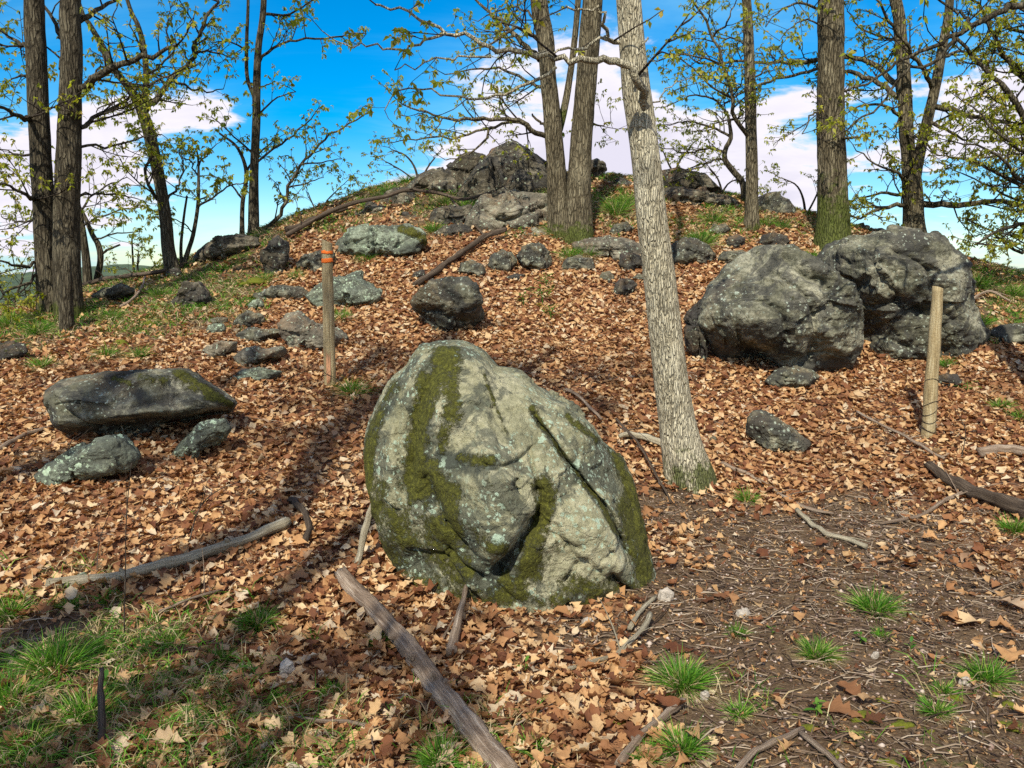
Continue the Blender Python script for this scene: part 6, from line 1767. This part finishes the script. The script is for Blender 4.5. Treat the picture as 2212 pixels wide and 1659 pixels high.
P = scatter(225000, 41)
u, v, dz = project(P)
g = np.random.default_rng(42)
k = (g.uniform(0, 1, len(P)) < leaf_density(u, v, P)) & (u > -150) & (u < 2360)
P = P[k]; u, v, dz = u[k], v[k], dz[k]
N = gnormal(P[:, 0], P[:, 1])
R3 = frames(N, g, .33)
S = (.034 + .054 * g.uniform(0, 1, len(P)) ** 1.5) * np.where(g.uniform(0, 1, len(P)) < .07, 1.3, 1)
P2 = P + N * g.uniform(-.008, .03, len(P))[:, None]
# leaves that really lie beside big rocks only: drop those inside a rock's footprint
inview = (u > 10) & (u < 2200) & (v > 1150) & (v < 1650)
hero_hit = in_poly(u, v, hero_outline)
big = np.where(inview & ~hero_hit)[0]
big = big[np.argsort(-(S[big] / dz[big]))][:300]
big = np.array(sorted(big))
single = np.zeros(len(P), bool); single[big] = True
lm = []
for k_, (V_, F_) in enumerate(LT):
    me = bpy.data.meshes.new('leaf')
    me.from_pydata([tuple(p) for p in V_], [], [tuple(int(i) for i in f) for f in F_])
    me.polygons.foreach_set('use_smooth', np.ones(len(F_), bool))
    me.materials.append(M_leaf)
    lm.append(me)
for i in big:
    o = bpy.data.objects.new('leaf', lm[int(i) % len(lm)])
    scene.collection.objects.link(o)
    o.parent = ground
    M4 = np.eye(4); M4[:3, :3] = R3[i] * S[i]; M4[:3, 3] = P2[i] + N[i] * .006
    o.matrix_local = mathutils.Matrix(M4.tolist())
VV, FF, off = [], [], 0
for lod, sel in ((LT, (~single) & (dz < 3.3)), (LT5, (~single) & (dz >= 3.3) & (dz < 5.6)), (LT3, (~single) & (dz >= 5.6) & (dz < 8.5)), (LT2, (~single) & (dz >= 8.5))):
    ids = np.where(sel)[0]
    for k_, (V_, F_) in enumerate(lod):
        m = ids[ids % len(lod) == k_]
        W_ = np.einsum('nij,vj->nvi', R3[m] * S[m][:, None, None], V_) + P2[m][:, None]
        VV.append(W_.reshape(-1, 3))
        FF.append((F_[None] + (np.arange(len(m)) * len(V_))[:, None, None] + off).reshape(-1, 3)); off += W_.shape[0] * W_.shape[1]
o = add_mesh('leaf_litter', np.vstack(VV), np.vstack(FF), M_leaf, loc=(0, 0, 0))
tag(o, 'deep carpet of dry tan oak leaves covering the slope', 'leaf litter', kind='stuff')
n_litter = len(P)

# big curled leaves at the right edge and a few on the path
for lab, u_, v_, s_, az, tl in [('big curled orange-brown leaf clump on the path at the right', 2060, 1345, .14, .4, .7), ('second curled brown leaf hooked to the clump on the path', 2098, 1352, .15, 1.7, .8),
                                ('crumpled orange leaf at the right edge, above the dark tuft', 2185, 1425, .16, 2.4, .9), ('folded brown leaf standing at the right edge', 2170, 1365, .13, 1.1, 1.1), ('flat orange leaf cut by the right edge of the picture', 2190, 1318, .16, .2, .3),
                                ('brown oak leaf lying near the moss cushions at the bottom', 1815, 1548, .15, .9, .15), ('tan leaf on top of the largest green tuft', 1466, 1408, .13, 1.3, .3), ('reddish leaf alone on bare path soil', 1558, 1294, .12, 2.2, .25),
                                ('tan star-shaped leaf beside the straw fan', 1838, 1500, .12, .4, .2), ('big orange leaf against the base of the mossy boulder', 1062, 1322, .12, 1.4, .3), ('tan leaf alone on dark soil left of the mossy boulder', 742, 1052, .16, 1.5, .2)]:
    p = ground_at(u_, v_)
    V_, F_ = leaf_template(int(u_ * 7 + v_) % 1000, 9, 1.0)
    V_ = V_ * np.array([1.1, 1, .45]); V_[:, 2] += .45 * tl * V_[:, 0] ** 2 + .08 * tl * np.sin(V_[:, 1] * 9 + 1)
    V_[:, 2] -= V_[:, 2].min()
    c_, s2 = cos(az), sin(az)
    W_ = np.stack([V_[:, 0] * c_ - V_[:, 1] * s2, V_[:, 0] * s2 + V_[:, 1] * c_, V_[:, 2]], 1) * s_
    nn = gnormal(np.array([p[0]]), np.array([p[1]]))[0]
    W_ = W_ + p + nn * .012
    W_[:, 2] += (W_[:, 0] - p[0]) * (-nn[0] / nn[2]) + (W_[:, 1] - p[1]) * (-nn[1] / nn[2])
    o = add_mesh('dry_leaf', W_, F_, M_leaf, loc=p)
    tag(o, lab, 'leaf', 'notable single dry leaves')

# ------------------------------------------------------------------ thin grass between the leaves
P = np.vstack([scatter(80000, 51), scatter(12000, 53, 1.9, 4.6)])
u, v, dz = project(P)
g = np.random.default_rng(52)
nzg = fbm(np.stack([P[:, 0] * 2.3, P[:, 1] * 2.3, P[:, 2] * 0], 1), 4, 78)
dens = .85 * (1 - sstep(690, 820, v + (u - 100) * .15)) * (1 - sstep(520, 660, u)) + 1.5 * blob(u, v, 120, 1470, 360, 150) + .5 * blob(u, v, 700, 1600, 400, 90) + .25 * sstep(1440, 1560, v) * (1 - sstep(1000, 1200, u)) \
    + .75 * (1 - sstep(440, 540, v)) * (.3 + .7 * sstep(1280, 1330, u)) + .9 * sstep(2040, 2110, u) * (1 - sstep(700, 760, v)) + .14 * sstep(1380, 1500, v) * sstep(1500, 1600, u)
ridge_band = (P[:, 1] > 10.5)
dens += .5 * ridge_band * (1 - sstep(430, 560, v))
dens = np.clip(dens * (1 + 2.6 * nzg) - .12, 0, 1)
# keep it to clumps
k = g.uniform(0, 1, len(P)) < dens
C = P[k]
nb = 4
B = np.repeat(C, nb, 0); n = len(B)
B[:, :2] += g.normal(size=(n, 2)) * .022
B[:, 2] = height(B[:, 0], B[:, 1])
L = g.uniform(.05, .14, n); a = g.uniform(0, 2 * pi, n)
D = np.stack([np.cos(a) * .6, np.sin(a) * .6, g.uniform(.35, 1.3, n)], 1); D /= np.linalg.norm(D, axis=1, keepdims=True)
Sd = np.cross(D, g.normal(size=(n, 3))); Sd /= np.linalg.norm(Sd, axis=1, keepdims=True)
w = (.0013 + .00028 * B[:, 1])[:, None]
mid = B + D * (L * .55)[:, None]; tip = B + D * L[:, None] + np.array([0, 0, -.25]) * L[:, None] + np.stack([np.cos(a), np.sin(a), 0 * a], 1) * (L * .25)[:, None]
V = np.stack([B - Sd * w, B + Sd * w, mid + Sd * w * .8, mid - Sd * w * .8, tip], 1).reshape(-1, 3)
b = (np.arange(n) * 5)[:, None]
st = (np.repeat(g.uniform(0, 1, len(C)), nb) < .42).astype(float)
o = add_mesh('grass', V, [b + np.array([[0, 1, 2, 3]]), b + np.array([[3, 2, 4]])], M_grass, loc=(0, 0, 0), attrs={'straw': np.repeat(st, 5)})
tag(o, 'thin patchy green and straw grass growing through the leaf litter', 'grass', kind='stuff')

# ------------------------------------------------------------------ twig litter and pebbles on the worn path
P = scatter(120000, 61, power=.9)
u, v, dz = project(P)
g = np.random.default_rng(62)
d = .12 + .88 * (1 - leaf_density(u, v, P)) * np.where(v > 880, 1, .35)
d = np.where((v < 700), d * .25, d)
k = (g.uniform(0, 1, len(P)) < d) & (u > -60) & (u < 2280)
P = P[k]
n = len(P)
a = g.normal(0, .7, n) + np.where(g.uniform(0, 1, n) < .3, 1.57, 0); L = g.uniform(.02, .16, n) ** 1.0 * np.where(g.uniform(0, 1, n) < .12, 1.8, 1)
N = gnormal(P[:, 0], P[:, 1])
D = np.stack([np.cos(a), np.sin(a), g.normal(0, .12, n)], 1)
D -= N * (D * N).sum(1, keepdims=True) * .9
m4 = 3
pts = np.zeros((n, m4, 3)); c = P + N * g.uniform(.002, .02, n)[:, None]
wob = g.normal(size=(n, m4, 3)) * .005 * (L / .1)[:, None, None]
for i in range(m4):
    pts[:, i] = c + D * (L * (i / (m4 - 1) - .5))[:, None]
pts += wob
tb = Tubes()
rad = g.uniform(.0012, .0042, n)
for i in range(n): tb.items.append((pts[i], np.array([rad[i], rad[i] * .9, rad[i] * .5]), 3))
V, F = tb.arrays()
M_tl = Mat('twig_litter')
r_ = island_rand(M_tl)
M_twl = M_tl.finish(M_tl.ramp(r_, [(0, (.03, .018, .012)), (.4, (.12, .08, .055)), (.75, (.22, .165, .115)), (1, (.38, .31, .23))]), .85, None, .25)
o = add_mesh('twig_litter', V, F, M_twl, loc=(0, 0, 0))
tag(o, 'fine twigs and plant bits strewn over the bare path soil', 'twigs', kind='stuff')

P = scatter(150000, 71, power=.8)
u, v, dz = project(P)
g = np.random.default_rng(72)
d = (1 - leaf_density(u, v, P)) * sstep(1000, 1150, v) * sstep(1150, 1300, u)
k = (g.uniform(0, 1, len(P)) < d)
P = P[k]; n = len(P)
Vi = np.array([[1, 0, 0], [-1, 0, 0], [0, 1, 0], [0, -1, 0], [0, 0, 1], [0, 0, -1.]]) + .0; Fi = np.array([[0, 2, 4], [2, 1, 4], [1, 3, 4], [3, 0, 4], [2, 0, 5], [1, 2, 5], [3, 1, 5], [0, 3, 5]])
sz = g.uniform(.003, .009, n) * np.where(g.uniform(0, 1, n) < .06, 2.0, 1)
sc_ = np.stack([sz * g.uniform(.8, 1.5, n), sz * g.uniform(.8, 1.3, n), sz * g.uniform(.5, .9, n)], 1)
V = P[:, None] + Vi[None] * sc_[:, None] + np.array([0, 0, .004])
F = (Fi[None] + (np.arange(n) * 6)[:, None, None]).reshape(-1, 3)
M_pb = Mat('pebbles')
r_ = island_rand(M_pb)
M_pbm = M_pb.finish(M_pb.ramp(r_, [(0, (.06, .04, .03)), (.4, (.22, .15, .12)), (.75, (.36, .28, .23)), (1, (.52, .45, .39))]), .8, None, .3)
o = add_mesh('pebbles', V.reshape(-1, 3), F, M_pbm, loc=(0, 0, 0))
tag(o, 'small pale pinkish pebbles and acorn caps scattered in the path soil', 'pebbles', kind='stuff')

# leaf crumbs: broken bits that fill the gaps
P = scatter(220000, 81)
u, v, dz = project(P)
g = np.random.default_rng(82)
k = (u > -60) & (u < 2280) & (g.uniform(0, 1, len(P)) < np.where(leaf_density(u, v, P) < .6, .8, .35))
P = P[k]; n = len(P)
N = gnormal(P[:, 0], P[:, 1]); R3 = frames(N, g, .5)
tri = np.stack([np.stack([g.uniform(-1, 1, n), g.uniform(-1, 1, n), g.uniform(-.3, .3, n)], 1) for _ in range(4)], 1)
W_ = np.einsum('nij,nvj->nvi', R3, tri * (g.uniform(.006, .024, n))[:, None, None]) + (P + N * g.uniform(.002, .014, n)[:, None])[:, None]
F = (np.array([[0, 1, 2], [0, 2, 3]])[None] + (np.arange(n) * 4)[:, None, None]).reshape(-1, 3)
o = add_mesh('leaf_crumbs', W_.reshape(-1, 3), F, M_leaf, loc=(0, 0, 0))
tag(o, 'broken crumbs of dry leaf between the twigs', 'leaf litter', kind='stuff')

# ------------------------------------------------------------------ moss cushions
for i, (lab, u_, v_, s_) in enumerate([('single bright yellow-green moss cushion near the bottom centre', 1340, 1558, 40), ('largest moss cushion in the right foreground', 1870, 1548, 62), ('moss cushion left of the brown oak leaf', 1752, 1574, 44), ('small moss cushion above the brown oak leaf', 1902, 1512, 32),
                                       ('moss cushion farthest right above the bottom edge', 2178, 1522, 40), ('moss cushion between the thin tuft and dark tuft', 2062, 1507, 38), ('yellowish moss lump beside the upright tuft', 1810, 1426, 28), ('moss cushion on the bottom edge right of the crossing stick', 1923, 1648, 52),
                                       ('long low moss cushion left of the middle tuft', 1948, 1566, 44), ('moss pad cut by the right edge at the bottom', 2190, 1574, 56), ('tiny moss cushion right of the small tuft', 1718, 1545, 22), ('small moss ball below the green tuft', 2010, 1578, 26), ('pair-like moss lump near the white stone', 2150, 1500, 26),
                                       ('moss pad on the upper left slope among dry grass', 325, 702, 46), ('bright moss pad above the left slope stones', 555, 610, 60), ('olive moss pad below the upper left moss pad', 262, 742, 44), ('moss patch on soil left of the large cushion', 1790, 1630, 44)]):
    p = ground_at(u_, v_)
    s = s_ * .5 * p[1] / FPX
    V_, F_ = get_ico(2)
    VV, FF = [], []
    gg = np.random.default_rng(i + 900)
    for j in range(4):
        d = 1 + .4 * fbm(V_ * 2.2 + i * 3 + j * 7, 3, i) + .13 * fbm(V_ * 9 + i + j, 3, i)
        k_ = s * (1 if j == 0 else gg.uniform(.35, .7))
        of = np.array([0, 0, 0]) if j == 0 else np.append(gg.uniform(-1, 1, 2) * s * .9, 0)
        pp = p + of; pp[2] = hgt(pp[0], pp[1])
        VV.append(V_ * np.array([1, .85, .5]) * d[:, None] * k_ * .72 + pp); FF.append(F_ + j * len(V_))
    o = add_mesh('moss_cushion', np.vstack(VV), np.vstack(FF), M_moss, loc=p)
    tag(o, lab, 'moss', 'moss cushions')

# ------------------------------------------------------------------ broad-leaved seedlings
M_seed = make_green_leaf_mat('seedling_leaf', [(0, (.05, .16, .02)), (.5, (.1, .26, .03)), (1, (.2, .33, .05))], (1.2, 1.3, .5))
for i, (lab, u_, v_, s_, n_) in enumerate([('broad leaved green seedling near the bottom moss cushions', 1762, 1548, 66, 6), ('seedling with two upright leaves on the path', 1858, 1392, 50, 5), ('bright small seedling right of the path tufts', 1966, 1408, 40, 4), ('tiny seedling at the foot of the mossy boulder', 1222, 1332, 34, 4),
                                           ('small seedling in leaves at bottom centre', 1133, 1452, 46, 4), ('lance leaved seedling at lower left', 318, 1420, 60, 5), ('green shoot rising beside the lower left seedling', 545, 1460, 60, 3), ('pale green sprout in the left leaves', 415, 1120, 26, 3), ('sprout in leaves left of the thin stick', 306, 1312, 36, 3),
                                           ('lowest of the leafy seedlings on the sunny slope', 1190, 690, 50, 14), ('middle leafy seedling on the sunny slope', 1172, 655, 56, 16), ('topmost leafy seedling on the sunny slope', 1180, 620, 46, 12), ('left leafy seedling on the sunny slope', 1130, 660, 40, 10), ('green seedlings by the twig under the leaning post', 2090, 850, 46, 9),
                                           ('shoot in the shaded grass of the lower left corner', 230, 1495, 60, 4), ('small pair of round leaves on the path', 1668, 1372, 36, 3)]):
    p = ground_at(u_, v_); s = s_ * p[1] / FPX
    rr = random.Random(700 + i)
    root = empty('seedling', p)
    tb = Tubes(); VV, FF = [], []
    top_ = p + np.array([rr.gauss(0, .1) * s, 0, s * .55])
    tb.add(np.array([p - [0, 0, .01], (p + top_) / 2 + np.array([.03 * s, 0, 0]), top_]), [s * .02, s * .016, s * .012], 5)
    for k_ in range(n_):
        f = .3 + .7 * k_ / max(n_ - 1, 1); a = k_ * 2.4 + rr.random(); e = rr.uniform(-.1, .9)
        b_ = p + (top_ - p) * f + np.array([0, 0, 0])
        sp_ = rr.uniform(.1, .5) * s if n_ > 8 else 0
        b2 = b_ + np.array([cos(a), sin(a), .3]) * sp_
        if sp_: tb.add(np.array([b_, (b_ + b2) / 2, b2]), [s * .01] * 3, 3)
        D_ = np.array([cos(a) * cos(e), sin(a) * cos(e), sin(e)]); S_ = np.cross(D_, [0, 0, 1.]); S_ /= np.linalg.norm(S_); N_ = np.cross(S_, D_)
        Lf = s * rr.uniform(.3, .5) * (.55 if n_ > 8 else 1); wf = Lf * .24
        o_ = sum(len(x) for x in VV)
        VV.append(np.array([b2, b2 + D_ * Lf * .3 + S_ * wf * .8 + N_ * wf * .3, b2 + D_ * Lf * .3 - S_ * wf * .8 + N_ * wf * .3, b2 + D_ * Lf * .7 + S_ * wf * .8, b2 + D_ * Lf * .7 - S_ * wf * .8, b2 + D_ * Lf - N_ * wf * .6, b2 + D_ * Lf * .5]))
        FF += [[o_ + a_ for a_ in f_] for f_ in ((0, 1, 6), (1, 3, 6), (3, 5, 6), (5, 4, 6), (4, 2, 6), (2, 0, 6))]
    V, F = tb.arrays(); add_mesh('stem', V, F, M_seed, root)
    o = add_mesh('leaves', np.vstack(VV), np.array(FF), M_seed, root, smooth=True); o['kind'] = 'stuff'
    tag(root, lab, 'seedling', 'green seedlings')
for me_o in list(bpy.data.objects):
    if '_org' in me_o: del me_o['_org']
